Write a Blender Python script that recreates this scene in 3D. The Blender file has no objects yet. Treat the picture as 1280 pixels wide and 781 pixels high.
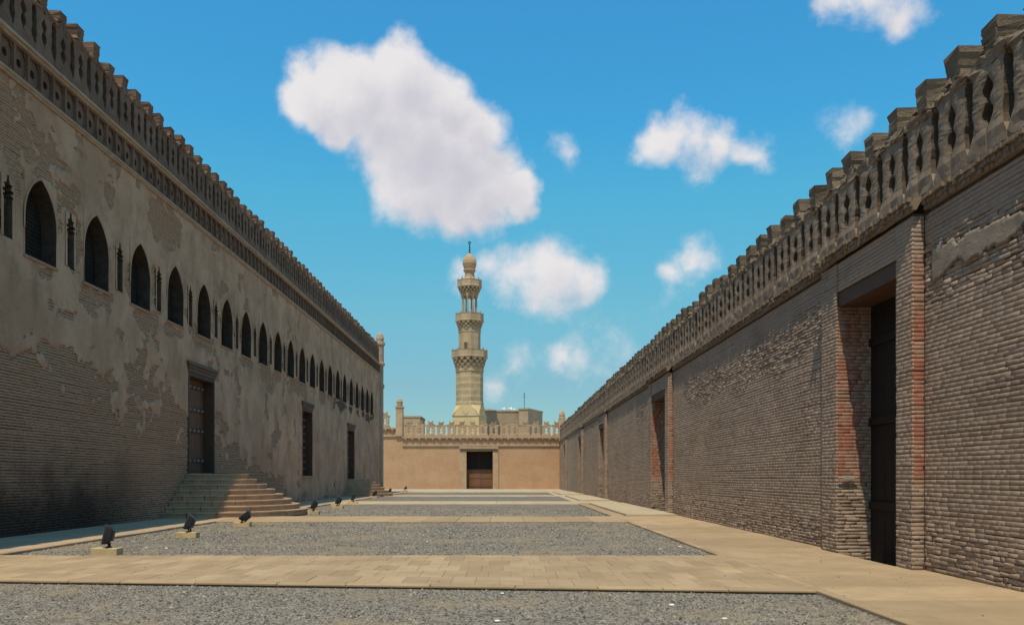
import bpy, bmesh, math, random
import numpy as np
from mathutils import Vector, Matrix

random.seed(7)
RNG = np.random.default_rng(11)
SC = bpy.context.scene
COL = SC.collection

# ------------------------------------------------------------------ camera, world, sun, exposure
F = 1100.0                      # focal length in photo pixels (photo 1280 wide)
EYE = 1.55
cam = bpy.data.cameras.new("camera")
cam.sensor_width = 36.0
cam.lens = 36.0 * F / 1280.0
cam.shift_x = 8.0 / 1280.0
cam.shift_y = 205.5 / 1280.0
cam.clip_start = 0.1
cam.clip_end = 20000
camo = bpy.data.objects.new("camera", cam)
camo.location = (0, 0, EYE)
camo.rotation_euler = (math.radians(90), 0, 0)
COL.objects.link(camo)
SC.camera = camo

SC.view_settings.view_transform = 'Standard'
SC.view_settings.look = 'None'
SC.view_settings.exposure = 0.0
SC.view_settings.gamma = 1.0

TO_SUN = Vector((-0.135, -0.42, 1.0)).normalized()
sun = bpy.data.lights.new("sun", 'SUN')
sun.energy = 4.2
sun.angle = math.radians(0.5)
sun.color = (1.0, 0.88, 0.66)
suno = bpy.data.objects.new("sun", sun)
suno.rotation_euler = TO_SUN.to_track_quat('Z', 'Y').to_euler()
COL.objects.link(suno)


def pix_dir(px, py):
    return Vector(((px - 632) / F, 1.0, (596 - py) / F)).normalized()


def make_world():
    w = bpy.data.worlds.new("World")
    SC.world = w
    w.use_nodes = True
    nt = w.node_tree
    nt.nodes.clear()
    N, L = nt.nodes.new, nt.links.new
    # cloud density as a function of direction
    g = bpy.data.node_groups.new("cloud_density", 'ShaderNodeTree')
    g.interface.new_socket("Vector", in_out='INPUT', socket_type='NodeSocketVector')
    g.interface.new_socket("Density", in_out='OUTPUT', socket_type='NodeSocketFloat')
    GN, GL = g.nodes.new, g.links.new
    gi, go = GN('NodeGroupInput'), GN('NodeGroupOutput')
    nz = GN('ShaderNodeTexNoise'); nz.inputs['Scale'].default_value = 16; nz.inputs['Detail'].default_value = 5
    GL(gi.outputs[0], nz.inputs['Vector'])
    sub = GN('ShaderNodeVectorMath'); sub.operation = 'SUBTRACT'; sub.inputs[1].default_value = (.5, .5, .5)
    GL(nz.outputs['Color'], sub.inputs[0])
    sc = GN('ShaderNodeVectorMath'); sc.operation = 'SCALE'; sc.inputs['Scale'].default_value = 0.06
    GL(sub.outputs[0], sc.inputs[0])
    add = GN('ShaderNodeVectorMath'); add.operation = 'ADD'
    GL(gi.outputs[0], add.inputs[0]); GL(sc.outputs[0], add.inputs[1])
    blobs = [(392, 112, 40, 1), (440, 112, 58, 1), (506, 104, 52, 1), (556, 122, 46, 1), (588, 158, 46, 1), (500, 168, 84, 1),
             (556, 200, 80, 1), (516, 226, 64, 1), (600, 236, 56, 1), (642, 250, 30, .9), (466, 140, 58, 1), (566, 256, 46, .9),
             (424, 150, 36, .9),
             (640, 345, 36, .50), (690, 352, 50, .60), (735, 354, 34, .52), (618, 328, 28, .42), (585, 340, 26, .3),
             (820, 167, 30, .62), (845, 172, 34, .6), (872, 177, 38, .6), (905, 182, 36, .55), (946, 190, 28, .45), (880, 198, 30, .45),
             (1090, -12, 52, .55), (1056, 10, 34, .5), (1132, 10, 34, .5), (1000, -40, 40, .5),
             (710, 195, 24, .32), (866, 330, 32, .42), (846, 350, 26, .4), (700, 447, 26, .32), (655, 453, 26, .22), (728, 449, 24, .22),
             (617, 474, 18, .27), (1060, 160, 28, .36), (780, 440, 30, .1)]
    cur = None
    spec = [(pix_dir(x, y), r / F * pix_dir(x, y).y ** 1.4 * 1.12, a) for x, y, r, a in blobs]
    for az, el, r, a in [(140, 35, .35, .9), (-130, 28, .3, .8), (75, 24, .3, .8), (-70, 33, .28, .7), (185, 20, .3, .8)]:
        az, el = math.radians(az), math.radians(el)
        c = Vector((math.sin(az) * math.cos(el), math.cos(az) * math.cos(el), math.sin(el)))
        spec += [(c, r * .6, a), ((c + Vector((.12, .1, .04))).normalized(), r * .5, a), ((c + Vector((-.14, .06, 0))).normalized(), r * .45, a)]
    for c, r, a in spec:
        d = GN('ShaderNodeVectorMath'); d.operation = 'DISTANCE'; d.inputs[1].default_value = c
        GL(add.outputs[0], d.inputs[0])
        m = GN('ShaderNodeMath'); m.operation = 'MULTIPLY_ADD'
        m.inputs[1].default_value = -a / r; m.inputs[2].default_value = a
        GL(d.outputs['Value'], m.inputs[0])
        if cur is None:
            cur = m
        else:
            x = GN('ShaderNodeMath'); x.operation = 'SMOOTH_MAX'; x.inputs[2].default_value = 0.14
            GL(cur.outputs[0], x.inputs[0]); GL(m.outputs[0], x.inputs[1]); cur = x
    n2 = GN('ShaderNodeTexNoise'); n2.inputs['Scale'].default_value = 20; n2.inputs['Detail'].default_value = 8
    n2.inputs['Roughness'].default_value = .64
    GL(gi.outputs[0], n2.inputs['Vector'])
    a2 = GN('ShaderNodeMath'); a2.operation = 'MULTIPLY_ADD'; a2.inputs[1].default_value = .80; a2.inputs[2].default_value = -.40
    GL(n2.outputs['Fac'], a2.inputs[0])
    a3 = GN('ShaderNodeMath'); a3.operation = 'ADD'
    GL(cur.outputs[0], a3.inputs[0]); GL(a2.outputs[0], a3.inputs[1])
    GL(a3.outputs[0], go.inputs[0])

    tc = N('ShaderNodeTexCoord')
    d1 = N('ShaderNodeGroup'); d1.node_tree = g
    L(tc.outputs['Generated'], d1.inputs[0])
    off = N('ShaderNodeVectorMath'); off.operation = 'ADD'; off.inputs[1].default_value = (-.018, 0, .030)
    L(tc.outputs['Generated'], off.inputs[0])
    d2 = N('ShaderNodeGroup'); d2.node_tree = g
    L(off.outputs[0], d2.inputs[0])
    al = N('ShaderNodeMapRange'); al.interpolation_type = 'SMOOTHSTEP'
    al.inputs['From Min'].default_value = -.05; al.inputs['From Max'].default_value = .46
    L(d1.outputs[0], al.inputs['Value'])
    lit = N('ShaderNodeMapRange'); lit.interpolation_type = 'SMOOTHSTEP'
    lit.inputs['From Min'].default_value = -.05; lit.inputs['From Max'].default_value = 1.0
    lit.inputs['To Min'].default_value = 1.0; lit.inputs['To Max'].default_value = 0.12
    L(d2.outputs[0], lit.inputs['Value'])
    cc = N('ShaderNodeMix'); cc.data_type = 'RGBA'
    cc.inputs[6].default_value = (6.5, 6.5, 7.4, 1); cc.inputs[7].default_value = (9.6, 9.3, 9.4, 1)
    L(lit.outputs[0], cc.inputs[0])
    sky = N('ShaderNodeTexSky'); sky.sky_type = 'NISHITA'; sky.sun_disc = False
    sky.sun_elevation = math.asin(TO_SUN.z)
    sky.sun_rotation = math.atan2(TO_SUN.x, TO_SUN.y)
    sky.air_density = 1.0; sky.dust_density = 0.6; sky.ozone_density = 1.6
    tint = N('ShaderNodeMix'); tint.data_type = 'RGBA'; tint.blend_type = 'MULTIPLY'; tint.inputs[0].default_value = 1
    sep = N('ShaderNodeSeparateXYZ'); L(tc.outputs['Generated'], sep.inputs[0])
    hz = N('ShaderNodeValToRGB')
    stops = [(0.0, (.74, .98, 1.04)), (.105, (.76, 1.08, 1.11)), (.175, (.79, 1.40, 1.29)), (.30, (.63, 1.82, 1.75)), (.37, (.52, 1.82, 2.03)), (.47, (.54, 1.86, 2.18))]
    er = hz.color_ramp.elements
    while len(er) < len(stops): er.new(.5)
    for e, (p, c) in zip(er, stops):
        e.position = p; e.color = (c[0] / 2.55, c[1] / 2.4, c[2] / 2.4, 1)
    L(sep.outputs[2], hz.inputs['Fac'])
    tg = N('ShaderNodeVectorMath'); tg.operation = 'SCALE'; tg.inputs['Scale'].default_value = 2.5
    L(hz.outputs['Color'], tg.inputs[0]); L(tg.outputs[0], tint.inputs[7])
    L(sky.outputs[0], tint.inputs[6])
    mx = N('ShaderNodeMix'); mx.data_type = 'RGBA'
    L(al.outputs[0], mx.inputs[0]); L(tint.outputs[2], mx.inputs[6]); L(cc.outputs[2], mx.inputs[7])
    bg = N('ShaderNodeBackground'); bg.inputs['Strength'].default_value = 0.085
    L(mx.outputs[2], bg.inputs['Color'])
    out = N('ShaderNodeOutputWorld')
    L(bg.outputs[0], out.inputs[0])


make_world()

# ------------------------------------------------------------------ helpers
def thing(name, label, cat, loc=(0, 0, 0), rz=0.0, group=None):
    o = bpy.data.objects.new(name, None)
    COL.objects.link(o)
    o.location = loc
    o.rotation_euler = (0, 0, rz)
    tag(o, label, cat, group)
    return o


def tag(o, label=None, cat=None, group=None, kind=None):
    if label: o['label'] = label
    if cat: o['category'] = cat
    if group: o['group'] = group
    if kind: o['kind'] = kind
    return o


def link(name, me, mat, parent=None, loc=None, rz=None, kind=None, scale=None):
    o = bpy.data.objects.new(name, me)
    COL.objects.link(o)
    if mat is not None and not me.materials:
        me.materials.append(mat)
    if parent is not None: o.parent = parent
    if loc is not None: o.location = loc
    if rz is not None: o.rotation_euler = (0, 0, rz)
    if scale is not None: o.scale = scale
    if kind: o['kind'] = kind
    return o


def mesh_vf(name, verts, faces, smooth=False):
    me = bpy.data.meshes.new(name)
    me.from_pydata([tuple(v) for v in verts], [], faces)
    if smooth:
        me.polygons.foreach_set('use_smooth', [True] * len(me.polygons))
    me.update()
    return me


def mesh_quads(name, V, Q, attrs=None, smooth=False):
    """V (n,3), Q (m,4) numpy; attrs name -> per-face float array"""
    me = bpy.data.meshes.new(name)
    nv, nq = len(V), len(Q)
    me.vertices.add(nv); me.loops.add(nq * 4); me.polygons.add(nq)
    me.vertices.foreach_set('co', np.asarray(V, np.float32).ravel())
    me.loops.foreach_set('vertex_index', np.asarray(Q, np.int32).ravel())
    me.polygons.foreach_set('loop_start', np.arange(0, nq * 4, 4, dtype=np.int32))
    if smooth:
        me.polygons.foreach_set('use_smooth', np.ones(nq, bool))
    me.update(calc_edges=True)
    for k, a in (attrs or {}).items():
        at = me.attributes.new(k, 'FLOAT', 'FACE')
        at.data.foreach_set('value', np.asarray(a, np.float32))
    me.validate()
    return me


class MB:
    """collects boxes, prisms and lathes; one mesh"""
    def __init__(s): s.v = []; s.f = []
    def add(s, v, f):
        b = len(s.v); s.v += [tuple(p) for p in v]; s.f += [tuple(i + b for i in q) for q in f]
    def box(s, x0, x1, y0, y1, z0, z1):
        s.add([(x0, y0, z0), (x1, y0, z0), (x1, y1, z0), (x0, y1, z0), (x0, y0, z1), (x1, y0, z1), (x1, y1, z1), (x0, y1, z1)],
              [(0, 3, 2, 1), (4, 5, 6, 7), (0, 1, 5, 4), (1, 2, 6, 5), (2, 3, 7, 6), (3, 0, 4, 7)])
    def frustum(s, c0, h0, c1, h1):
        (x, y, z), (a, b) = c0, h0; (X, Y, Z), (A, B) = c1, h1
        s.add([(x - a, y - b, z), (x + a, y - b, z), (x + a, y + b, z), (x - a, y + b, z),
               (X - A, Y - B, Z), (X + A, Y - B, Z), (X + A, Y + B, Z), (X - A, Y + B, Z)],
              [(0, 3, 2, 1), (4, 5, 6, 7), (0, 1, 5, 4), (1, 2, 6, 5), (2, 3, 7, 6), (3, 0, 4, 7)])
    def lathe(s, prof, n=16, c=(0, 0), rot=0.0, square=None):
        v = []
        for r, z in prof:
            for k in range(n):
                a = 2 * math.pi * k / n + rot
                v.append((c[0] + r * math.cos(a), c[1] + r * math.sin(a), z))
        f = []
        for i in range(len(prof) - 1):
            for k in range(n):
                k2 = (k + 1) % n
                f.append((i * n + k, i * n + k2, (i + 1) * n + k2, (i + 1) * n + k))
        f.append(tuple(range(n))[::-1]); m = (len(prof) - 1) * n
        f.append(tuple(range(m, m + n)))
        s.add(v, f)
    def tube(s, p0, p1, r, n=8):
        p0, p1 = Vector(p0), Vector(p1); d = (p1 - p0).normalized()
        a = d.orthogonal().normalized(); b = d.cross(a)
        v = []
        for p in (p0, p1):
            for k in range(n):
                t = 2 * math.pi * k / n
                v.append(p + a * r * math.cos(t) + b * r * math.sin(t))
        f = [(k, (k + 1) % n, n + (k + 1) % n, n + k) for k in range(n)]
        f += [tuple(range(n))[::-1], tuple(range(n, 2 * n))]
        s.add(v, f)
    def sweep(s, prof, y0, y1, nx, x, n=1, jit=0.0):
        """closed profile (outward, height) swept along y from plane x, outward direction nx in x"""
        m = len(prof); v = []; f = []
        for i in range(n + 1):
            y = y0 + (y1 - y0) * i / n
            for o, h in prof:
                j = (random.random() - .5) * jit if 0 < i < n else 0
                k = (random.random() - .5) * jit if 0 < i < n else 0
                v.append((x + nx * (o + (j if o > 0 else 0)), y, h + k))
        for i in range(n):
            for k in range(m):
                k2 = (k + 1) % m
                f.append((i * m + k, i * m + k2, (i + 1) * m + k2, (i + 1) * m + k))
        f += [tuple(range(m)), tuple(range(n * m, n * m + m))[::-1]]
        s.add(v, f)
    def mesh(s, name, smooth=False):
        me = mesh_vf(name, s.v, s.f, smooth)
        bm = bmesh.new(); bm.from_mesh(me)
        bmesh.ops.recalc_face_normals(bm, faces=bm.faces)
        bm.to_mesh(me); bm.free()
        return me
    def build(s, name, mat, parent=None, smooth=False, **k):
        return link(name, s.mesh(name, smooth), mat, parent, **k)


def bevel_mod(o, w=0.01, seg=1):
    m = o.modifiers.new("bevel", 'BEVEL'); m.width = w; m.segments = seg; m.limit_method = 'ANGLE'
    return o


# value noise -------------------------------------------------
def _hash(ix, iy, seed):
    h = (ix.astype(np.int64) * 374761393 + iy.astype(np.int64) * 668265263 + seed * 974634533) & 0xffffffff
    h = ((h ^ (h >> 13)) * 1274126177) & 0xffffffff
    h = h ^ (h >> 16)
    return (h & 0xffff) / 65535.0


def vnoise(x, y, seed=0):
    ix, iy = np.floor(x), np.floor(y)
    fx, fy = x - ix, y - iy
    fx = fx * fx * (3 - 2 * fx); fy = fy * fy * (3 - 2 * fy)
    a = _hash(ix, iy, seed); b = _hash(ix + 1, iy, seed); c = _hash(ix, iy + 1, seed); d = _hash(ix + 1, iy + 1, seed)
    return (a * (1 - fx) + b * fx) * (1 - fy) + (c * (1 - fx) + d * fx) * fy


def fbm(x, y, seed=0, o=4):
    x = np.asarray(x, float); y = np.asarray(y, float)
    s = 0; a = .5; t = 0
    for i in range(o):
        s = s + a * vnoise(x * 2 ** i + 13.7 * i, y * 2 ** i + 7.1 * i, seed + i); t += a; a *= .5
    return s / t


def sstep(a, b, x):
    t = np.clip((x - a) / (b - a), 0, 1)
    return t * t * (3 - 2 * t)


# ------------------------------------------------------------------ materials
class NT:
    def __init__(s, name, rough=.9):
        s.m = bpy.data.materials.new(name); s.m.use_nodes = True
        s.t = s.m.node_tree; s.t.nodes.clear()
        s.out = s.n('ShaderNodeOutputMaterial'); s.b = s.n('ShaderNodeBsdfPrincipled')
        s.l(s.b.outputs[0], s.out.inputs[0])
        s.b.inputs['Roughness'].default_value = rough
        s.b.inputs['Specular IOR Level'].default_value = .25
        s.pos = s.n('ShaderNodeNewGeometry').outputs['Position']
    def n(s, t): return s.t.nodes.new(t)
    def l(s, a, b): s.t.links.new(a, b)
    def noise(s, scale, detail=5, rough=.6, stretch=None, vec=None, dist=0):
        n = s.n('ShaderNodeTexNoise'); n.inputs['Scale'].default_value = scale
        n.inputs['Detail'].default_value = detail; n.inputs['Roughness'].default_value = rough
        n.inputs['Distortion'].default_value = dist
        v = vec or s.pos
        if stretch:
            m = s.n('ShaderNodeVectorMath'); m.operation = 'MULTIPLY'; m.inputs[1].default_value = stretch
            s.l(v, m.inputs[0]); v = m.outputs[0]
        s.l(v, n.inputs['Vector'])
        return n.outputs['Fac']
    def rng(s, v, a, b, c=0.0, d=1.0, smooth=True):
        m = s.n('ShaderNodeMapRange'); m.interpolation_type = 'SMOOTHSTEP' if smooth else 'LINEAR'
        for k, x in (('From Min', a), ('From Max', b), ('To Min', c), ('To Max', d)): m.inputs[k].default_value = x
        s.l(v, m.inputs['Value']); return m.outputs[0]
    def mix(s, f, a, b, mode='MIX'):
        m = s.n('ShaderNodeMix'); m.data_type = 'RGBA'; m.blend_type = mode
        for i, x in ((0, f), (6, a), (7, b)):
            if isinstance(x, (int, float)): m.inputs[i].default_value = x
            elif isinstance(x, tuple): m.inputs[i].default_value = (*x, 1)
            else: s.l(x, m.inputs[i])
        return m.outputs[2]
    def math(s, op, a, b=0.0):
        m = s.n('ShaderNodeMath'); m.operation = op
        for i, x in ((0, a), (1, b)):
            if isinstance(x, (int, float)): m.inputs[i].default_value = x
            else: s.l(x, m.inputs[i])
        return m.outputs[0]
    def attr(s, name):
        a = s.n('ShaderNodeAttribute'); a.attribute_name = name; return a.outputs['Fac']
    def objrand(s): return s.n('ShaderNodeObjectInfo').outputs['Random']
    def height(s):
        x = s.n('ShaderNodeSeparateXYZ'); s.l(s.pos, x.inputs[0]); return x.outputs[2]
    def xyz(s):
        x = s.n('ShaderNodeSeparateXYZ'); s.l(s.pos, x.inputs[0]); return x.outputs
    def bump(s, h, dist=.02, strength=.6, prev=None):
        b = s.n('ShaderNodeBump'); b.inputs['Distance'].default_value = dist; b.inputs['Strength'].default_value = strength
        s.l(h, b.inputs['Height'])
        if prev: s.l(prev, b.inputs['Normal'])
        s.l(b.outputs[0], s.b.inputs['Normal']); return b.outputs[0]
    def color(s, c):
        if isinstance(c, tuple): s.b.inputs['Base Color'].default_value = (*c, 1)
        else: s.l(c, s.b.inputs['Base Color'])
        return s.m


def mat_brick(name, lo, mid, hi, red=(.34, .13, .085), soot=False):
    m = NT(name, .95)
    t = m.attr('tone')
    c = m.mix(m.rng(t, 0, .5), lo, mid)
    c = m.mix(m.rng(t, .5, 1), c, hi)
    big = m.noise(.45, 4)
    c = m.mix(m.rng(big, .35, .7, 0, .55), c, tuple(x * .72 for x in mid))
    fine = m.noise(38, 4, .7)
    pale = m.noise(1.7, 6, .7)
    c = m.mix(m.rng(pale, .58, .74, 0, .25), c, tuple(min(1, x * 1.25) for x in hi))
    c = m.mix(m.rng(fine, .3, .7, 0, .5), c, tuple(min(1, x * 1.35) for x in mid))
    if not soot:                   # damp and soot drifting along the courses
        c = m.mix(m.rng(m.noise(.55, 6, .66, stretch=(1, 1, 2.4)), .5, .68, 0, .38), c, tuple(x * .68 for x in lo))
    if soot:                       # thin skin of old plaster left on the brick
        c = m.mix(m.math('MULTIPLY', m.attr('red'), m.rng(m.noise(6, 5, .7), .3, .65, .35, 1)), c, (.40, .25, .15))
    redv = m.math('MULTIPLY', m.attr('red'), m.rng(m.noise(2.6, 4), .3, .62, .25, 1))
    if not soot: c = m.mix(redv, c, red)
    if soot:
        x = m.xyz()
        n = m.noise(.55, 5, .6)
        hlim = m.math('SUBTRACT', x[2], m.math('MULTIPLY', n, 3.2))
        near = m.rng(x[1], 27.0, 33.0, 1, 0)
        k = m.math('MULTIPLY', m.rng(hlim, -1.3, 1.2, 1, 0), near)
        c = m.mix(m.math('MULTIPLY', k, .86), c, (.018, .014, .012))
    m.bump(m.mix(.5, m.noise(60, 5, .7), m.noise(22, 5, .7)), .014, .9)
    return m.color(c)


def mat_mortar():
    m = NT("mud_mortar", 1)
    c = m.mix(m.rng(m.noise(5, 5), .3, .7), (.075, .055, .04), (.13, .098, .07))
    m.bump(m.noise(40, 5, .7), .01, .7)
    return m.color(c)


def mat_plaster(name="old_lime_plaster", k=1.0):
    m = NT(name, .95)
    base = m.mix(m.rng(m.noise(.6, 6, .65), .36, .64), (.42 * k, .24 * k, .14 * k), (.56 * k, .335 * k, .205 * k))
    stain = m.noise(1.1, 7, .68, stretch=(1, 1, .55))
    base = m.mix(m.rng(stain, .48, .68, 0, .6), base, (.25 * k, .15 * k, .09 * k))
    fl = m.noise(4.5, 6, .7)
    base = m.mix(m.rng(fl, .56, .7, 0, .5), base, (.28 * k, .17 * k, .105 * k))
    pit = m.noise(15, 4, .7)
    base = m.mix(m.rng(pit, .56, .7, 0, .5), base, (.16 * k, .095 * k, .065 * k))
    streak = m.noise(2.2, 4, .6, stretch=(1, 1, .12))
    base = m.mix(m.rng(streak, .55, .75, 0, .35), base, (.27 * k, .16 * k, .105 * k))
    h = m.mix(.5, fl, m.noise(24, 6, .7))
    m.bump(h, .04, .6)
    return m.color(base)


def mat_stone(name, a, b, scale=1.2, rnd=.0, bumpd=.012, rough=.9, dark=.6):
    m = NT(name, rough)
    c = m.mix(m.rng(m.noise(scale, 6, .65), .3, .7), a, b)
    c = m.mix(m.rng(m.noise(scale * 9, 5, .7), .55, .75, 0, .4), c, tuple(x * dark for x in a))
    c = m.mix(m.rng(m.noise(scale * 2.3, 7, .72, stretch=(1, .6, 1)), .54, .72, 0, .5), c, tuple(x * (dark - .05) for x in a))
    if rnd:
        c = m.mix(m.rng(m.objrand(), 0, 1, 0, rnd, False), c, tuple(x * .62 for x in a))
    m.bump(m.noise(scale * 22, 6, .7), bumpd, .6)
    return m.color(c)


def mat_eroded(name, a, b, bumpd=.06):
    m = NT(name, .95)
    n = m.noise(13, 6, .72)
    c = m.mix(m.rng(m.noise(1.3, 5), .3, .7), a, b)
    c = m.mix(m.rng(n, .52, .7, 0, .55), c, tuple(x * .5 for x in a))
    c = m.mix(m.rng(m.objrand(), 0, 1, 0, .35, False), c, tuple(x * .75 for x in a))
    m.bump(m.mix(.3, m.mix(.6, n, m.noise(32, 5, .7)), m.noise(8, 4, .7, stretch=(1, 1, 3))), bumpd, 1.0)
    return m.color(c)


def mat_wood(name, a, b, axis=(14, 14, .7)):
    m = NT(name, .7)
    g = m.noise(3, 6, .6, stretch=axis, dist=.6)
    c = m.mix(m.rng(g, .3, .7), a, b)
    c = m.mix(m.rng(m.objrand(), 0, 1, 0, .4, False), c, tuple(x * .6 for x in a))
    m.bump(g, .006, .6)
    return m.color(c)


def mat_simple(name, c, rough=.6, metal=0.0, bumps=None):
    m = NT(name, rough); m.b.inputs['Metallic'].default_value = metal
    v = m.mix(m.rng(m.noise(11, 5), .35, .7, 0, .6), c, tuple(x * .72 for x in c))
    if bumps: m.bump(m.noise(bumps, 4), .004, .5)
    return m.color(v)


def mat_gravel(name, stones):
    m = NT(name, .95)
    big = m.noise(.42, 5, .6)
    x = m.xyz()
    c1 = m.mix(m.rng(m.noise(9, 3, .7), .3, .7), (.12, .11, .095), (.2, .185, .155))
    if stones:
        t = m.attr('tone')
        c1 = m.mix(m.rng(t, 0, .55), (.05, .044, .038), (.205, .18, .15))
        c1 = m.mix(m.rng(t, .6, 1), c1, (.32, .285, .23))
    else:
        v = m.n('ShaderNodeTexVoronoi'); v.inputs['Scale'].default_value = 17; m.l(m.pos, v.inputs['Vector'])
        sp = m.n('ShaderNodeSeparateColor'); m.l(v.outputs['Color'], sp.inputs[0])
        c1 = m.mix(m.rng(sp.outputs[0], .0, .9), (.07, .061, .053), (.248, .214, .176))
        m.bump(v.outputs['Distance'], .03, .8)
    sand = m.math('MULTIPLY', m.rng(big, .46, .64, 0, .8), m.rng(m.noise(3.1, 5, .7), .35, .6))
    c = m.mix(sand, c1, (.27, .205, .13))
    return m.color(c)


M = {}
M['brick_r'] = mat_brick("weathered_grey_brown_brick", (.265, .188, .137), (.335, .245, .182), (.40, .30, .227))
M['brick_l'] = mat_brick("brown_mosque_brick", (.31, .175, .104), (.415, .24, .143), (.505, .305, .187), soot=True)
M['mortar'] = mat_mortar()
M['plaster'] = mat_plaster()
M['plaster_r'] = mat_eroded("crumbling_mud_plaster", (.27, .215, .165), (.36, .29, .225), .05)
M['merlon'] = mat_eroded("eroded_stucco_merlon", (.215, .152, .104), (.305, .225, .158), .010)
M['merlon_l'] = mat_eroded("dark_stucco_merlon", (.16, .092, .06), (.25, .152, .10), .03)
M['head'] = mat_eroded('rough_brick_merlon_head', (.165, .118, .078), (.255, .185, .125), .05)
M['cornice'] = mat_stone("stone_cornice", (.36, .24, .16), (.47, .335, .23), 2.0, bumpd=.03)
M['path'] = mat_stone("sandy_paving", (.35, .242, .142), (.455, .325, .196), .9, rnd=.5, bumpd=.008, dark=.72)
M['path2'] = mat_stone("pale_paving", (.40, .312, .205), (.49, .39, .262), .6, rnd=.15, bumpd=.01, dark=.72)
M['kerb'] = mat_stone("kerb_stone", (.30, .22, .14), (.44, .33, .21), 1.5, rnd=.3)
M['step'] = mat_stone("limestone_step", (.37, .235, .14), (.48, .33, .205), 1.8, rnd=.3, bumpd=.012, dark=.6)
M['far'] = mat_stone("sunlit_end_wall", (.40, .255, .155), (.49, .325, .205), .7, bumpd=.02, dark=.72)
M['far_trim'] = mat_stone("pale_end_wall_trim", (.37, .24, .145), (.47, .32, .2), .9, bumpd=.03)
M['wood'] = mat_wood("dark_old_wood", (.075, .040, .024), (.125, .07, .042))
M['wood_red'] = mat_wood("red_brown_door_wood", (.15, .068, .036), (.225, .11, .062))
M['wood_x'] = mat_wood("weathered_lintel_beam", (.075, .046, .03), (.12, .078, .052), (14, .7, 14))
M['iron'] = mat_simple("black_iron", (.025, .025, .027), .5, .6)
M['brass'] = mat_simple("pale_door_stud", (.42, .38, .32), .5, .2)
M['steel'] = mat_simple("grey_painted_metal", (.045, .045, .047), .38, .25)
M['wood_warm'] = mat_wood('brown_lintel_wood', (.12, .06, .032), (.18, .095, .052), (14, .7, 14))
M['wood_shade'] = mat_wood('shade_black_door_wood', (.012, .009, .007), (.022, .016, .012))  # deep shade put into the colour of leaves and upper boards
M['glass'] = mat_simple("lamp_glass", (.12, .13, .14), .1)
M['block'] = mat_stone("yellow_sandstone_block", (.46, .335, .17), (.56, .42, .225), 3, bumpd=.01)
M['grille'] = mat_stone("dark_stucco_grille", (.10, .075, .055), (.15, .115, .085), 3)
M['reveal_shade'] = mat_stone('window_reveal_shade', (.048, .033, .023), (.085, .06, .042), 4, bumpd=.03)  # shade inside the window openings, put into the colour
M['void'] = mat_stone('shade_toned_lattice', (.022, .016, .012), (.036, .027, .02), 4)  # unlit window interior painted as a near-black tone
M['shade_brick'] = mat_stone('shade_toned_brick', (.075, .05, .034), (.13, .09, .06), 5, bumpd=.03)  # shade of slots, holes, recesses and thresholds put into the colour
M['gravel_bed'] = mat_gravel("gravel_ground", False)
M['gravel'] = mat_gravel("gravel_stones", True)
M['sand'] = mat_stone("desert_ground", (.34, .27, .18), (.42, .34, .235), .05, bumpd=.05)
M['white'] = mat_simple("white_stone", (.75, .74, .70), .8)

# ------------------------------------------------------------------ brick layer on a plane
def brick_layout(u0, u1, h0, h1, course=.072, length=.245, keep=None, seed=0):
    r = np.random.default_rng(seed)
    out = []
    nr = int(round((h1 - h0) / course))
    for i in range(nr):
        h = h0 + (i + .5) * course
        n = int((u1 - u0) / length * 1.3) + 6
        ls = length * (1 + .16 * (r.random(n) - .5))
        ls[r.random(n) < .12] *= .5
        e = np.concatenate([[0], np.cumsum(ls)]) - length * r.random()
        a = u0 + e[:-1]; b = u0 + e[1:]
        a = np.clip(a, u0, u1); b = np.clip(b, u0, u1)
        ok = (b - a) > .03
        a, b = a[ok], b[ok]
        out.append(np.stack([a, b, np.full(len(a), h)], 1))
    B = np.concatenate(out)
    if keep is not None:
        B = B[keep((B[:, 0] + B[:, 1]) / 2, B[:, 2])]
    return B


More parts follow.
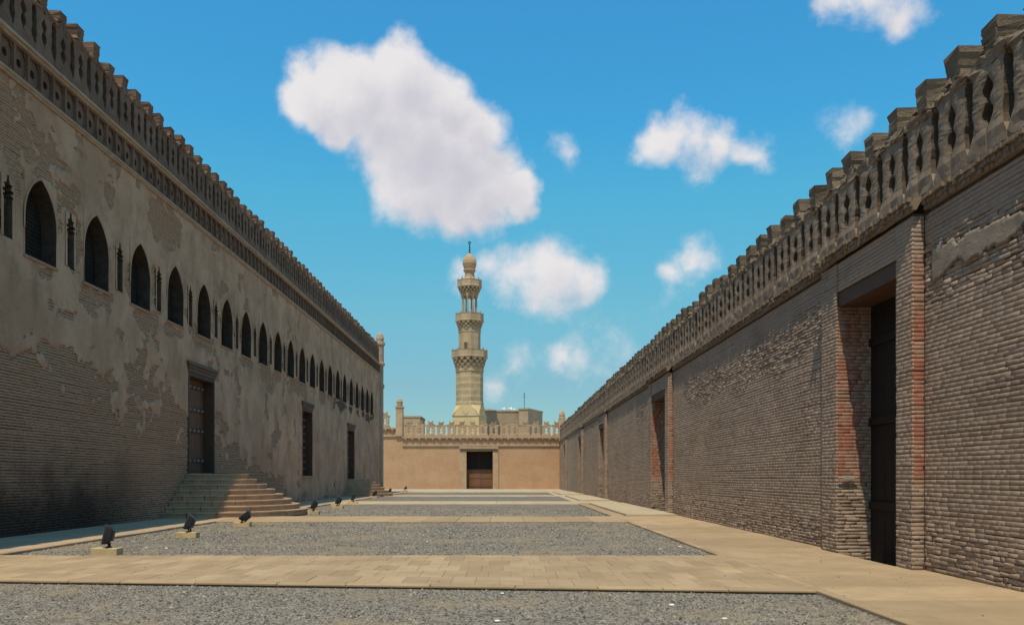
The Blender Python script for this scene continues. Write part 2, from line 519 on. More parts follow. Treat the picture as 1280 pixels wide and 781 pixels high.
def brick_arrays(B, course, joint, depth, proj, rough, seed=0, tv=.28):
    """B rows (a, b, h). returns verts in (u, h, d) with d outward from the mortar plane, and quads"""
    r = np.random.default_rng(seed + 5)
    n = len(B)
    a = B[:, 0] + joint * .22; b = B[:, 1] - joint * .22
    hh = course - joint
    rough = np.broadcast_to(rough, (n,))
    wob = (fbm(B[:, 0] * .35, B[:, 2] * 9, seed, 2) - .5) * .022       # courses wander a little
    hc = B[:, 2] + wob + (r.random(n) - .5) * .006 * rough
    d = depth + proj * (r.random(n) - .5) * np.maximum(rough - .15, .1)
    a = a + (r.random(n) - .5) * .012 * rough; b = b + (r.random(n) - .5) * .012 * rough
    hv = hh * (1 + (r.random(n) - .55) * np.minimum(.12 * rough, .5))
    ch = np.minimum(.0018 + .0024 * rough, .012)
    tilt = (r.random(n) - .52) * .0035 * np.maximum(rough - .2, .05)            # faces worn back unevenly
    V = np.zeros((n, 12, 3))
    cu = [a, b, b, a]; sg_u = [1, -1, -1, 1]; sg_h = [-1, -1, 1, 1]
    for k in range(4):
        hk = hc + sg_h[k] * hv / 2
        V[:, k, 0] = cu[k]; V[:, k, 1] = hk; V[:, k, 2] = -.004
        V[:, 4 + k, 0] = cu[k]; V[:, 4 + k, 1] = hk; V[:, 4 + k, 2] = d - ch
        V[:, 8 + k, 0] = cu[k] + sg_u[k] * ch * 1.2; V[:, 8 + k, 1] = hk - sg_h[k] * ch
        V[:, 8 + k, 2] = d + (r.random(n) - .5) * .004 * np.maximum(rough - .25, .04) + sg_h[k] * tilt
    V[:, 4:, 0] += (r.random((n, 8)) - .5) * .010 * rough[:, None]
    V[:, 4:, 1] += (r.random((n, 8)) - .5) * .008 * rough[:, None]
    q = np.array([[8, 9, 10, 11], [4, 5, 9, 8], [5, 6, 10, 9], [6, 7, 11, 10], [7, 4, 8, 11],
                  [0, 1, 5, 4], [1, 2, 6, 5], [2, 3, 7, 6], [3, 0, 4, 7]])
    tone = np.clip(.5 + (r.random(n) - .5) * tv + (fbm(B[:, 0] * .8, B[:, 2] * .8, seed + 3) - .5) * .8 + (fbm(B[:, 0] * .3, B[:, 2] * 14, seed + 8, 1) - .5) * .5, 0, 1)
    return V, q, tone


def place(V, origin, ud, nd):
    """(u,h,d) -> world"""
    o = np.array(origin); ud = np.array(ud); nd = np.array(nd)
    return o + V[..., 0:1] * ud + V[..., 1:2] * np.array([0, 0, 1.0]) + V[..., 2:3] * nd


def brick_mesh(name, V, q, tone, red, flip):
    n = len(V)
    Q = (q[None] + (np.arange(n) * 12)[:, None, None]).reshape(-1, 4)
    if flip: Q = Q[:, ::-1]
    return mesh_quads(name, V.reshape(-1, 3), Q, {'tone': np.repeat(tone, 9), 'red': np.repeat(red, 9)})


def brick_part(name, B, origin, ud, nd, mat, parent, redf=None, rough=1.0, course=.072, joint=.009, depth=.018, proj=.008,
               seed=0, individual=0, score=None, piece='brick'):
    V, q, tone = brick_arrays(B, course, joint, depth, proj, rough, seed)
    red = np.zeros(len(B)) if redf is None else redf((B[:, 0] + B[:, 1]) / 2, B[:, 2])
    W = place(V, origin, ud, nd)
    flip = np.dot(np.cross(np.array(ud), [0, 0, 1.0]), np.array(nd)) < 0
    idx = np.arange(len(B))
    rest = idx
    if individual:
        sc = score(B)
        order = np.argsort(-sc)[:individual]
        order = order[sc[order] > 0]
        for i in order:
            c = W[i].mean(0)
            me = mesh_quads('brick', W[i] - c, q[:, ::-1] if flip else q, {'tone': np.full(9, tone[i]), 'red': np.full(9, red[i])})
            link(piece, me, mat, parent, loc=tuple(c - np.array(world_of(parent))))
        rest = np.setdiff1d(idx, order)
    if len(rest):
        me = brick_mesh(name, W[rest] - np.array(world_of(parent)), q, tone[rest], red[rest], flip)
        link(name, me, mat, parent, kind='stuff')


def world_of(o):
    p = Vector((0, 0, 0))
    while o is not None:
        p += o.location; o = o.parent
    return p


def sheet(name, us, hs, inc, disp, origin, ud, nd, mat, parent, thick, jitter=.0, seed=0, fixed=()):
    """plaster sheet on a non uniform grid; inc(u,h) -> bool per cell; disp(u,h) outward; solid"""
    U, H = np.meshgrid(us, hs, indexing='ij')
    D = disp(U, H)
    r = np.random.default_rng(seed)
    uc = (U[:-1, :-1] + U[1:, 1:]) / 2; hc = (H[:-1, :-1] + H[1:, 1:]) / 2
    keep = inc(uc, hc)
    # jitter outlines of the remaining cells
    if jitter:
        full = np.zeros(U.shape, int)
        for a in (0, 1):
            for b in (0, 1):
                full[a:a + keep.shape[0], b:b + keep.shape[1]] += keep
        edge = (full > 0) & (full < 4)
        for a_, b_, c_, d_ in fixed:
            edge &= ~((U > a_ - .02) & (U < b_ + .02) & (H > c_ - .02) & (H < d_ + .02))
        U = U + edge * jitter * (r.random(U.shape) - .5)
        H = H + edge * jitter * (r.random(U.shape) - .5)
    idx = np.arange(U.size).reshape(U.shape)
    q = np.stack([idx[:-1, :-1], idx[1:, :-1], idx[1:, 1:], idx[:-1, 1:]], -1)[keep]
    Vf = place(np.stack([U, H, D], -1).reshape(-1, 3), origin, ud, nd)
    Vb = place(np.stack([U, H, D - thick], -1).reshape(-1, 3), origin, ud, nd)
    n = U.size
    quads = [q]
    kp = np.pad(keep, 1)
    # skirts
    I, J = np.nonzero(keep)
    for di, dj, c in ((-1, 0, ((0, 1), (0, 0))), (1, 0, ((1, 0), (1, 1))), (0, -1, ((0, 0), (1, 0))), (0, 1, ((1, 1), (0, 1)))):
        m = ~kp[I + 1 + di, J + 1 + dj]
        i, j = I[m], J[m]
        p = idx[i + c[0][0], j + c[0][1]]; s = idx[i + c[1][0], j + c[1][1]]
        quads.append(np.stack([s, p, p + n, s + n], -1))
    Q = np.concatenate(quads)
    if np.dot(np.cross(np.array(ud), [0, 0, 1.0]), np.array(nd)) < 0: Q = Q[:, ::-1]
    V = np.concatenate([Vf, Vb])
    used = np.zeros(len(V), bool); used[Q.ravel()] = True
    remap = np.cumsum(used) - 1
    me = mesh_quads(name, V[used], remap[Q])
    return link(name, me, mat, parent)


# ------------------------------------------------------------------ ground, gravel, paving
XL, XR = -12.9, 6.97
KL, KR = -10.15, 4.25
ZEND = 113.5
ZCOR = 90.4                    # far corner of the mosque wall
PATHS = [(13.0, 17.45), (30.8, 34.9), (51.0, 56.8), (71.6, 76.0), (91.0, 98.0)]

g = mesh_vf('ground', [(-3000, -3000, -.42), (3000, -3000, -.42), (3000, 6000, -.42), (-3000, 6000, -.42)], [(0, 1, 2, 3)])
tag(link('ground', g, M['sand']), kind='structure')


def front_edge(x):              # near edge of the first cross path is not quite square to the walls
    return 13.55 + (x - KL) * (12.0 - 13.55) / (4.4 - KL)


beds = [(-12.0, None), (17.45, 30.8), (34.9, 51.0), (56.8, 71.6), (76.0, 91.0)]
for i, (a, b) in enumerate(beds):
    nx, ny = 24, 16
    vs, fs = [], []
    for iy in range(ny + 1):
        for ix in range(nx + 1):
            x = KL + (KR - KL) * ix / nx
            bb = front_edge(x) if b is None else b
            y = a + (bb - a) * iy / ny
            z = -.055 + .02 * (float(fbm(x * .7, y * .7, 4)) - .5)
            vs.append((x, y, z))
    for iy in range(ny):
        for ix in range(nx):
            k = iy * (nx + 1) + ix
            fs.append((k, k + 1, k + nx + 2, k + nx + 1))
    o = link('gravel_bed', mesh_vf('gravel_bed', vs, fs), M['gravel_bed'])
    tag(o, kind='structure')


def scatter_gravel():
    P = []
    def put(n, x0, x1, y0, y1, s0, s1, cond):
        x = RNG.uniform(x0, x1, n); y = RNG.uniform(y0, y1, n)
        ok = cond(x, y); x, y = x[ok], y[ok]
        s = RNG.uniform(s0, s1, len(x)) * (1 + .6 * (RNG.random(len(x)) > .93))
        P.append(np.stack([x, y, s], 1))
    put(76000, KL, KR, 8.0, 13.55, .011, .022, lambda x, y: (y < front_edge(x) - .02) & (np.abs(x) < y * .62 + 1.2))
    put(30000, KL, KR, 17.5, 22.5, .014, .026, lambda x, y: y > 0)
    put(26000, KL, KR, 22.5, 30.75, .018, .032, lambda x, y: y > 0)
    put(9000, KL, KR, 35, 44, .022, .04, lambda x, y: ((x - XL) ** 2 + (y - 37.4) ** 2) > 4.5 ** 2)
    put(900, KL, KR, 17.3, 17.9, .010, .022, lambda x, y: (y < 17.45 + .25 * RNG.random(len(x))))
    put(420, KL, XR - .1, 12.2, 17.4, .006, .016, lambda x, y: (y > front_edge(x) + .05) & ((np.abs(y - front_edge(x)) < .5) | (RNG.random(len(x)) < .45)))
    put(420, KR + .03, XR - .02, 9.0, 31.0, .006, .015, lambda x, y: (x < KR + .5) | (x > XR - .35) | (RNG.random(len(x)) < .3))
    P = np.concatenate(P)
    n = len(P)
    base = np.array([[1, 0, 0], [.3, .9, 0], [-.8, .55, 0], [-.75, -.6, 0], [.35, -.95, 0], [.25, .2, .8], [-.25, -.15, .72]])
    q = np.array([[0, 1, 5, 5], [1, 2, 6, 5], [2, 3, 6, 6], [3, 4, 6, 6], [4, 0, 5, 6]])
    ang = RNG.uniform(0, 6.283, n); ca, sa = np.cos(ang), np.sin(ang)
    loc = base[None] * (1 + .5 * (RNG.random((n, 7, 1)) - .5))
    el = 1 + .5 * (RNG.random((n, 1)) - .5)
    X = (loc[:, :, 0] * ca[:, None] * el - loc[:, :, 1] * sa[:, None]) * P[:, 2:3] + P[:, 0:1]
    Y = (loc[:, :, 0] * sa[:, None] * el + loc[:, :, 1] * ca[:, None]) * P[:, 2:3] + P[:, 1:2]
    zb = -.055 + .02 * (fbm(P[:, 0] * .7, P[:, 1] * .7, 4) - .5) - .004
    onp = ((P[:, 1] > front_edge(P[:, 0]) + .03) & (P[:, 1] < 17.42)) | (P[:, 0] > KR + .01)
    zb = np.where(onp, .001, zb)
    Z = loc[:, :, 2] * P[:, 2:3] * .9 + zb[:, None]
    V = np.stack([X, Y, Z], -1).reshape(-1, 3)
    tone = np.clip(RNG.normal(.42, .26, n), 0, 1)
    me = bpy.data.meshes.new('gravel')
    tris = np.array([[0, 1, 5], [1, 2, 5], [2, 6, 5], [2, 3, 6], [3, 4, 6], [4, 5, 6], [4, 0, 5]])
    T = (tris[None] + (np.arange(n) * 7)[:, None, None]).reshape(-1, 3)
    me.vertices.add(len(V)); me.loops.add(len(T) * 3); me.polygons.add(len(T))
    me.vertices.foreach_set('co', V.astype(np.float32).ravel())
    me.loops.foreach_set('vertex_index', T.astype(np.int32).ravel())
    me.polygons.foreach_set('loop_start', np.arange(0, len(T) * 3, 3, dtype=np.int32))
    me.update(calc_edges=True)
    at = me.attributes.new('tone', 'FLOAT', 'FACE')
    at.data.foreach_set('value', np.repeat(tone, 7).astype(np.float32))
    o = link('gravel', me, M['gravel'], kind='stuff')
    tag(o, 'loose grey gravel filling the beds between the sandy paths', 'gravel')


scatter_gravel()


def slab_mesh(pts, z0, z1, ch=.008):
    """convex quad slab with chamfered top"""
    c = Vector((sum(p[0] for p in pts) / 4, sum(p[1] for p in pts) / 4, 0))
    v = []
    for p in pts: v.append((p[0], p[1], z0))
    for p in pts: v.append((p[0], p[1], z1 - ch))
    for p in pts:
        dx, dy = c.x - p[0], c.y - p[1]
        v.append((p[0] + math.copysign(min(ch, abs(dx)), dx), p[1] + math.copysign(min(ch, abs(dy)), dy), z1))
    f = [(8, 9, 10, 11)]
    for k in range(4):
        j = (k + 1) % 4
        f += [(k, j, 4 + j, 4 + k), (4 + k, 4 + j, 8 + j, 8 + k)]
    return v, f


def slab(name, pts, z0, z1, mat, parent, ch=.008):
    cx = sum(p[0] for p in pts) / 4; cy = sum(p[1] for p in pts) / 4
    v, f = slab_mesh([(p[0] - cx, p[1] - cy) for p in pts], z0, z1, ch)
    return link(name, mesh_vf(name, v, f), mat, parent, loc=(cx, cy, 0))


# first cross path: staggered slabs, each its own piece
p1 = bpy.data.objects.new('cross_path', None); COL.objects.link(p1); tag(p1, kind='structure')
bed = MB(); bed.add([(KL, 13.7, -.009), (KR, 12.2, -.009), (KR, 17.4, -.009), (KL, 17.4, -.009)], [(0, 1, 2, 3)])
bed.build('path_bed', M['kerb'], p1)
rows = 5
w = (KR - KL) / 40
for r_ in range(rows):
    offs = (r_ % 2) * w / 2 + random.uniform(-.05, .05)
    xs = [KL] + [KL + offs + w * k for k in range(0, 41) if KL + offs + w * k > KL + .12 and KL + offs + w * k < KR - .1] + [KR]
    for a, b in zip(xs[:-1], xs[1:]):
        def yy(x, t): return front_edge(x) + .24 + (17.25 - front_edge(x) - .24) * t
        t0, t1 = r_ / rows, (r_ + 1) / rows
        gz = random.uniform(-.003, .003); e = .002
        slab('paving_slab', [(a + e, yy(a, t0) + e), (b - e, yy(b, t0) + e), (b - e, yy(b, t1) - e), (a + e, yy(a, t1) - e)],
             -.05, gz, M['path'], p1, .004)
x = KL
while x < KR - .05:
    l = min(random.uniform(.75, 1.25), KR - x)
    slab('kerbstone', [(x + .005, front_edge(x)), (x + l - .005, front_edge(x + l)), (x + l - .005, front_edge(x + l) + .235), (x + .005, front_edge(x) + .235)],
         -.028, random.uniform(.0, .010), M['path'], p1, .012)
    slab('kerb_base', [(x, front_edge(x) + .05), (x + l, front_edge(x + l) + .05), (x + l, front_edge(x + l) + .2), (x, front_edge(x) + .2)], -.15, -.0285, M['kerb'], p1, .004)
    slab('kerbstone', [(x + .005, 17.255), (x + l - .005, 17.255), (x + l - .005, 17.45), (x + .005, 17.45)],
         -.15, random.uniform(.0, .008), M['path'], p1, .012)
    x += l
# the farther paths
for i, (a, b) in enumerate(PATHS[1:]):
    pp = bpy.data.objects.new('cross_path', None); COL.objects.link(pp); tag(pp, kind='structure')
    n = 12 if i == 0 else 6
    for k in range(n):
        x0 = KL + (KR - KL) * k / n; x1 = KL + (KR - KL) * (k + 1) / n
        slab('paving_slab', [(x0 + .004, a), (x1 - .004, a), (x1 - .004, b), (x0 + .004, b)], -.15, random.uniform(-.004, .004), M['path'] if i == 0 else M['path2'], pp, .01)
pp = bpy.data.objects.new('cross_path', None); COL.objects.link(pp); tag(pp, kind='structure')
slab('paving_slab', [(-24, 98.004), (XR, 98.004), (XR, ZEND), (-24, ZEND)], -.15, 0.0, M['path2'], pp, .01)
# pavement along the mosque wall
lp = bpy.data.objects.new('left_pavement', None); COL.objects.link(lp); tag(lp, kind='structure')
y = -12.0
M['path3'] = mat_stone("grey_worn_pavement", (.385, .262, .165), (.455, .325, .212), .8, rnd=.15, bumpd=.01)
while y < 98:
    l = random.uniform(2.0, 2.6)
    slab('paving_slab', [(XL - .05, y + .003), (KL - .125, y + .003), (KL - .125, y + l - .003), (XL - .05, y + l - .003)], -.15, random.uniform(-.003, .003), M['path3'], lp)
    slab('kerbstone', [(KL - .12, y + .004), (KL - .005, y + .004), (KL - .005, y + l - .004), (KL - .12, y + l - .004)], -.15, random.uniform(.006, .014), M['path'], lp, .012)
    y += l
# pavement along the courtyard wall
rp = bpy.data.objects.new('right_pavement', None); COL.objects.link(rp); tag(rp, kind='structure')
OPEN_R = [(15.3, 18.03), (37.5, 41.0), (60.9, 64.2), (79.4, 82.6), (100.4, 103.4)]
y = -12.0
while y < 97.9:
    l = random.uniform(1.35, 1.7) if y < 40 else 4.0
    l = min(l, 98 - y)
    xe = XR + .05
    for b_, c_ in OPEN_R:
        if y < b_ - .001 < y + l: l = b_ - y
        elif b_ - .001 <= y < c_ - .001:
            l = min(l, c_ - y); xe = XR - .195      # the floor drops inside the doorways
    if l < .02:
        y += .02; continue
    slab('kerbstone', [(KR + .005, y + .004), (KR + .16, y + .004), (KR + .16, y + l - .004), (KR + .005, y + l - .004)], -.42, random.uniform(.0, .004), M['path'] if y < 50 else M['path2'], rp, .012)
    slab('paving_slab', [(KR + .164, y + .002), (xe, y + .002), (xe, y + l - .002), (KR + .164, y + l - .002)], -.42, random.uniform(-.003, .003),
         M['path'] if y < 50 else M['path2'], rp, .005)
    y += l
# raised slabs outside each doorway stretch
for a, b in ((35.0, 50.6), (57.2, 71.0), (76.4, 90.0)):
    slab('raised_slab', [(4.8, a), (XR - .2, a), (XR - .2, b), (4.8, b)], -.02, .085, M['path2'], rp, .012)

# ------------------------------------------------------------------ merlon meshes
PITCH = 1.045


def merlon_mesh(seed, fork=False):
    rr = random.Random(seed)
    P = PITCH; T = .22
    v, f = [], []
    ys = [0, .12, .26, .38, .42, .47, .52, .57, .62, .67, .71, .74, .77, .81, .86, .91, .96, 1.01, 1.06, 1.1, 1.14, 1.2, 1.25, 1.29, 1.33, 1.38, 1.44]
    def interp(y, pts):
        for (a, b), (c, d) in zip(pts[:-1], pts[1:]):
            if a <= y <= c: return b + (d - b) * (y - a) / (c - a)
        return .001
    jw = [rr.uniform(.85, 1.2) for _ in range(4)]
    def narrow(y):                 # lobed hole under the head
        return interp(y, [(0, .001), (.26, .001), (.38, .03), (.42, .06), (.47, .10), (.52, .122 * jw[0]), (.57, .13 * jw[0]), (.62, .122 * jw[0]), (.67, .10), (.71, .07), (.74, .058), (.77, .066), (.81, .09), (.86, .115 * jw[1]), (.91, .125 * jw[1]), (.96, .115 * jw[1]), (1.01, .09), (1.06, .055), (1.1, .025), (1.14, .001), (2, .001)])
    def wide(y):                   # tall slot between two heads
        return interp(y, [(0, .001), (.12, .001), (.26, .07), (.38, .11), (.40, .12), (.52, .135), (.68, .10 * jw[2]), (.86, .125 * jw[2]), (1.0, .10), (1.1, .115), (1.2, .10), (1.27, .06), (1.31, .001), (2, .001)])
    for s in (-1, 1):
        b0 = len(v)
        m = 4
        for y in ys:
            e0, e1 = narrow(y), P / 2 - wide(y)
            jj = .007 if .2 < y else 0
            for k in range(m):
                t = k / (m - 1)
                x = e0 + (e1 - e0) * t
                if 0 < k < m - 1 or (narrow(y) > .01 and k == 0) or (wide(y) > .01 and k == m - 1):
                    x += rr.uniform(-1, 1) * jj
                yy = y
                if y >= 1.38: yy = y - .06 * max(0, (t - .45)) + rr.uniform(-.035, .03)
                bul = .022 * math.sin(math.pi * t) * (1 if .2 < y < 1.25 else .4)
                d = T + bul + rr.uniform(-1, 1) * (.004 if y > .3 else .01) + (rr.uniform(-.02, .045) if y > 1.25 else 0) + (.02 if y < .3 else 0)
                v.append((s * x, -d, yy)); v.append((s * x, d, yy))
        def I(i, k, side): return b0 + (i * m + k) * 2 + side
        for i in range(len(ys) - 1):
            for k in range(m - 1):
                f.append((I(i, k, 0), I(i, k + 1, 0), I(i + 1, k + 1, 0), I(i + 1, k, 0)))
                f.append((I(i, k, 1), I(i + 1, k, 1), I(i + 1, k + 1, 1), I(i, k + 1, 1)))
            f.append((I(i, 0, 0), I(i + 1, 0, 0), I(i + 1, 0, 1), I(i, 0, 1)))
            f.append((I(i, m - 1, 0), I(i, m - 1, 1), I(i + 1, m - 1, 1), I(i + 1, m - 1, 0)))
        n = len(ys) - 1
        for k in range(m - 1):
            f.append((I(n, k, 0), I(n, k + 1, 0), I(n, k + 1, 1), I(n, k, 1)))
    n_body = len(f)
    mb = MB(); mb.add(v, f)
    # flaring head, a few courses that step outwards
    z = 1.37; hw, ht = .165, .185
    hs = rr.uniform(.86, 1.05)
    cx = rr.uniform(-.015, .015)
    for i in range(4 if fork else 6):
        dz = .098 * hs
        k = 1.14 if fork else 1.075 + rr.uniform(-.02, .02)
        mb.frustum((cx + rr.uniform(-.006, .006), 0, z), (hw, ht), (cx + rr.uniform(-.012, .012), 0, z + dz), (hw * k, ht * (1 + (k - 1) * .7)))
        for q_ in range(1, 9):
            x_, y_, z_ = mb.v[-q_]; mb.v[-q_] = (x_ + rr.uniform(-.014, .014), y_ + rr.uniform(-.014, .014), z_ + (rr.uniform(-.03, .012) if (i >= (3 if fork else 5) and q_ <= 4) else 0))
        hw *= k * rr.uniform(.92, 1.0); ht *= (1 + (k - 1) * .7) * rr.uniform(.95, 1.0); z += dz - .002
    if fork:
        for s in (-1, 1):
            mb.frustum((cx + s * hw * .72, 0, z - .01), (hw * .28, ht), (cx + s * hw * .95, 0, z + .13), (hw * .2, ht))
    # rubble shoulder at the root of the head
    for s in (-1, 1):
        for j in range(11):
            x = s * rr.uniform(.10, .50); h = rr.uniform(1.28, 1.74 - abs(x) * .75)
            a = rr.uniform(.03, .07)
            mb.frustum((x, rr.uniform(-.04, .04), h - a), (a * 1.3, .20 + rr.uniform(0, .03)), (x + rr.uniform(-.03, .03), rr.uniform(-.03, .03), h + a * .8), (a * .8, .17))
    me = mb.mesh('merlon')
    for p_ in list(me.polygons)[:n_body]:          # slot sides get a darker tone, the slot shade put into the colour
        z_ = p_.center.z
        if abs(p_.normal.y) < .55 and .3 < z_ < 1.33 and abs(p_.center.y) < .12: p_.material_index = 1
    for p_ in list(me.polygons)[n_body:]: p_.material_index = 2      # brick heads and rubble
    return me


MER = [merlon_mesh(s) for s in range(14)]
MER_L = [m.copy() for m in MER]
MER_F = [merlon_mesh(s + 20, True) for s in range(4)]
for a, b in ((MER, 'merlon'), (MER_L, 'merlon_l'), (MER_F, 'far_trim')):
    for m in a: m.materials.append(M[b]); m.materials.append(M['shade_brick' if b != 'far_trim' else 'far_trim']); m.materials.append(M['head' if b == 'merlon' else b])


def merlons(parent, start, n, pitch, pos, rz, pool, scale=1.0, sw=1.0):
    for i in range(n):
        k = random.randrange(len(pool))
        o = link('merlon', pool[k], None, parent, loc=pos(start + i * pitch),
                 rz=rz + (math.pi if random.random() < .5 else 0) + random.uniform(-.02, .02),
                 scale=(sw, 1 + random.uniform(-.04, .04), scale * (1 + random.uniform(-.03, .025))))


# ------------------------------------------------------------------ right (courtyard) wall
rw = thing('courtyard_wall', 'long grey brown brick wall with openwork crenellations and five tall doorways on the right', 'wall', (XR, 50, 0))
RO = Vector((XR, 50, 0))
DOORS_R = [(14.66, 15.3, 18.03, 18.9), (36.7, 37.5, 41.0, 41.9), (60.1, 60.9, 64.2, 65.0), (78.6, 79.4, 82.6, 83.4), (99.6, 100.4, 103.4, 104.2)]
LINT = 5.03; BAYX = -.2          # bay projection towards the courtyard
CB = 5.94                        # underside of cornice
WTH = 1.25


def off(mb, o):                  # shift a collected mesh into the local frame of its thing
    mb.v = [(x - o[0], y - o[1], z - o[2]) for x, y, z in mb.v]
    return mb


core = MB()
prev = -14.0
for a, b, c, d in DOORS_R:
    core.box(XR + .03, XR + WTH, prev, b, -.5, CB + .2)
    core.box(XR + .03, XR + WTH, b + .0005, c + .0305, LINT + .12, CB + .2)
    prev = c + .031
core.box(XR + .03, XR + WTH, prev, ZEND + 1.2, -.5, CB + .2)
for a, b, c, d in DOORS_R:       # projecting piers and the wall above the lintel
    core.box(XR + BAYX + .03, XR + .031, a + .03, b - .03, -.5, CB)
    core.box(XR + BAYX + .03, XR + .031, c + .03, d - .03, -.5, CB)
    core.box(XR + BAYX + .05, XR + .031, b - .031, c + .031, LINT + .30, CB)
off(core, RO).build('masonry', M['mortar'], rw)


def rough_r(B):
    h = B[:, 2]; s = (B[:, 0] + B[:, 1]) / 2
    r = .38 + 1.5 * sstep(1.15, .25, h + (fbm(s * .5, h * .8, 31) - .5) * 1.2)
    r = r + .7 * sstep(.64, .78, fbm(s * .5, h * .7, 77))
    zone = ((s > 19.2) & (s < 34.5)) | ((s > 43.5) & (s < 47)) | (s < 14.6)
    c = 4.75 + .35 * (fbm(s * .35, s * 0, 61, 2) - .5)
    r = r + zone * 2.6 * sstep(.62, .30, np.abs(h - c) + (fbm(s * 1.2, h * 1.2, 79, 3) - .5) * .7)
    return r


def in_patch_r(s, h):
    """remnants of plaster near the top of the wall"""
    c = 4.98 + .25 * (fbm(s * .35, s * 0, 61, 2) - .5)
    wid = .13 + .45 * (fbm(s * .9, s * 0 + 3, 62, 3) - .38)
    band = (wid - np.abs(h - c)) * 2 + (fbm(s * 2.2, h * 2.2, 63, 4) - .5) * 1.0
    zone = s < 14.4
    return (band > .0) & zone


segs, prev = [], 8.0
for a, b, c, d in DOORS_R:
    segs.append((prev, a)); prev = d
segs.append((prev, ZEND))


def score_r(B):
    s = (B[:, 0] + B[:, 1]) / 2
    px = 632 + F * XR / s
    py = 596 - F * (B[:, 2] - EYE) / s
    vis = (px < 1275) & (py < 775) & (py > 5)
    return np.where(vis, (B[:, 1] - B[:, 0]) * F * XR / s ** 2, -1)


for i, (a, b) in enumerate(segs):
    B = brick_layout(a, b, 0, CB - .03, keep=lambda s, h: ~in_patch_r(s, h), seed=100 + i)
    brick_part('brick_courses', B, (XR + .03, 0, 0), (0, 1, 0), (-1, 0, 0), M['brick_r'], rw, rough=rough_r(B), seed=200 + i,
               individual=300 if i == 0 else 0, score=score_r, proj=.0055)

# plaster remnants
for a, b in ((8.0, 14.4),):
    us = np.arange(a, b + .01, .045); hs = np.arange(4.3, 5.75, .04)
    sheet('plaster_remnant', us, hs, in_patch_r, lambda u, h: .045 + .035 * (fbm(u * 1.5, h * 1.5, 71) - .5) + (.03 if a < 15 else .045) * (fbm(u * 6, h * 6, 72) - .5),
          (-0.0 + .03, -50, 0), (0, 1, 0), (-1, 0, 0), M['plaster_r'], rw, .07, jitter=.02)

red_side = lambda u, h: sstep(1.25, 1.7, h + (fbm(u * 3, h * 2, 5) - .5) * .6) * sstep(5.6, 4.4, h + (fbm(u * 3, h * 2, 6) - .5)) * .95
for di, (a, b, c, d) in enumerate(DOORS_R):
    near = di == 0
    redf = red_side if di < 2 else (lambda u, h: red_side(u, h) * .15)
    for pi, (p0, p1_) in enumerate(((a, b), (c, d))):
        pier = MB()
        pier.box(-.02, .02, -.02, .02, -.12, -.1)
        pn = bpy.data.objects.new('pier', None); COL.objects.link(pn); pn.parent = rw; pn.location = (BAYX, p0 - 50, 0)
        # front face
        B = brick_layout(p0 + .004, p1_ - .004, 0, CB - .03 if di else CB - .03, seed=300 + di * 9 + pi, length=.24)
        brick_part('pier_brickwork', B, (XR + BAYX + .03, 0, 0), (0, 1, 0), (-1, 0, 0), M['brick_r'], pn, rough=.4 + .8 * sstep(1.4, .5, B[:, 2]), seed=320 + di * 9 + pi)
        # face towards the camera
        if pi == 0:
            B = brick_layout(XR + BAYX + .002, XR + .012, 0, CB - .03, seed=340 + di, length=.32)
            brick_part('pier_brickwork', B, (0, a + .03, 0), (1, 0, 0), (0, -1, 0), M['brick_r'], pn, redf=redf, rough=.5 + .7 * sstep(1.4, .5, B[:, 2]), seed=350 + di,
                       individual=300 if near else 0, score=lambda B: B[:, 1] - B[:, 0])
        else:
            B = brick_layout(XR + BAYX + .002, XR + WTH, -.36, LINT, seed=360 + di, length=.24)
            brick_part('jamb_brickwork', B, (0, c + .03, 0), (1, 0, 0), (0, -1, 0), M['brick_r'], pn,
                       redf=lambda u, h: redf(u, h) * sstep(7.6, 7.0, u), rough=.5 + 1.6 * sstep(1.7, .8, B[:, 2]), seed=370 + di)
            B = brick_layout(XR + BAYX + .002, XR + .012, LINT, CB - .03, seed=340 + di, length=.32)
    # brickwork above the lintel
    B = brick_layout(b, c, LINT + .30, CB - .03, seed=380 + di)
    brick_part('brick_courses', B, (XR + BAYX + .05, 0, 0), (0, 1, 0), (-1, 0, 0), M['brick_r'], rw, rough=np.full(len(B), .4), seed=390 + di)
    lt = MB(); lt.box(BAYX + .06, WTH - .1, b - .12 - 50, c + .12 - 50, LINT, LINT + .285)
    lt.build('lintel', M['wood'], rw)
    th = MB(); th.box(BAYX + .02, WTH, b - 50 - .02, c - 50 + .03, -.5, -.36); th.build('threshold', M['shade_brick'], rw)  # doorway floor coloured dark to carry its shade
    # closed wooden leaf in the opening, its near-black tone standing in for deep shade
    dr = bpy.data.objects.new('door', None); COL.objects.link(dr); dr.parent = rw; dr.location = (.51, (b + c) / 2 - 50, 0)
    nW = 8 if di < 2 else 5
    for k in range(nW):
        y0 = b - (b + c) / 2 + (c - b) * k / nW; y1 = y0 + (c - b) / nW
        mb = MB(); mb.box(0, .06, y0 + .005, y1 - .005, -.355, LINT - .01); bevel_mod(mb.build('plank', M['wood_shade'], dr), .006)
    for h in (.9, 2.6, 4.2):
        mb = MB(); mb.box(-.05, -.001, -(c - b) / 2 + .02, (c - b) / 2 - .02, h, h + .16); mb.build('batten', M['wood_shade'], dr)
    if near:
        mb = MB(); mb.box(-.6, -.35, (c - b) / 2 - .075, (c - b) / 2 - .045, 1.5, 1.58); mb.tube((-.68, (c - b) / 2 - .06, 1.54), (-.3, (c - b) / 2 - .06, 1.54), .018)
        bevel_mod(mb.build('bolt', M['brass'], dr), .006)

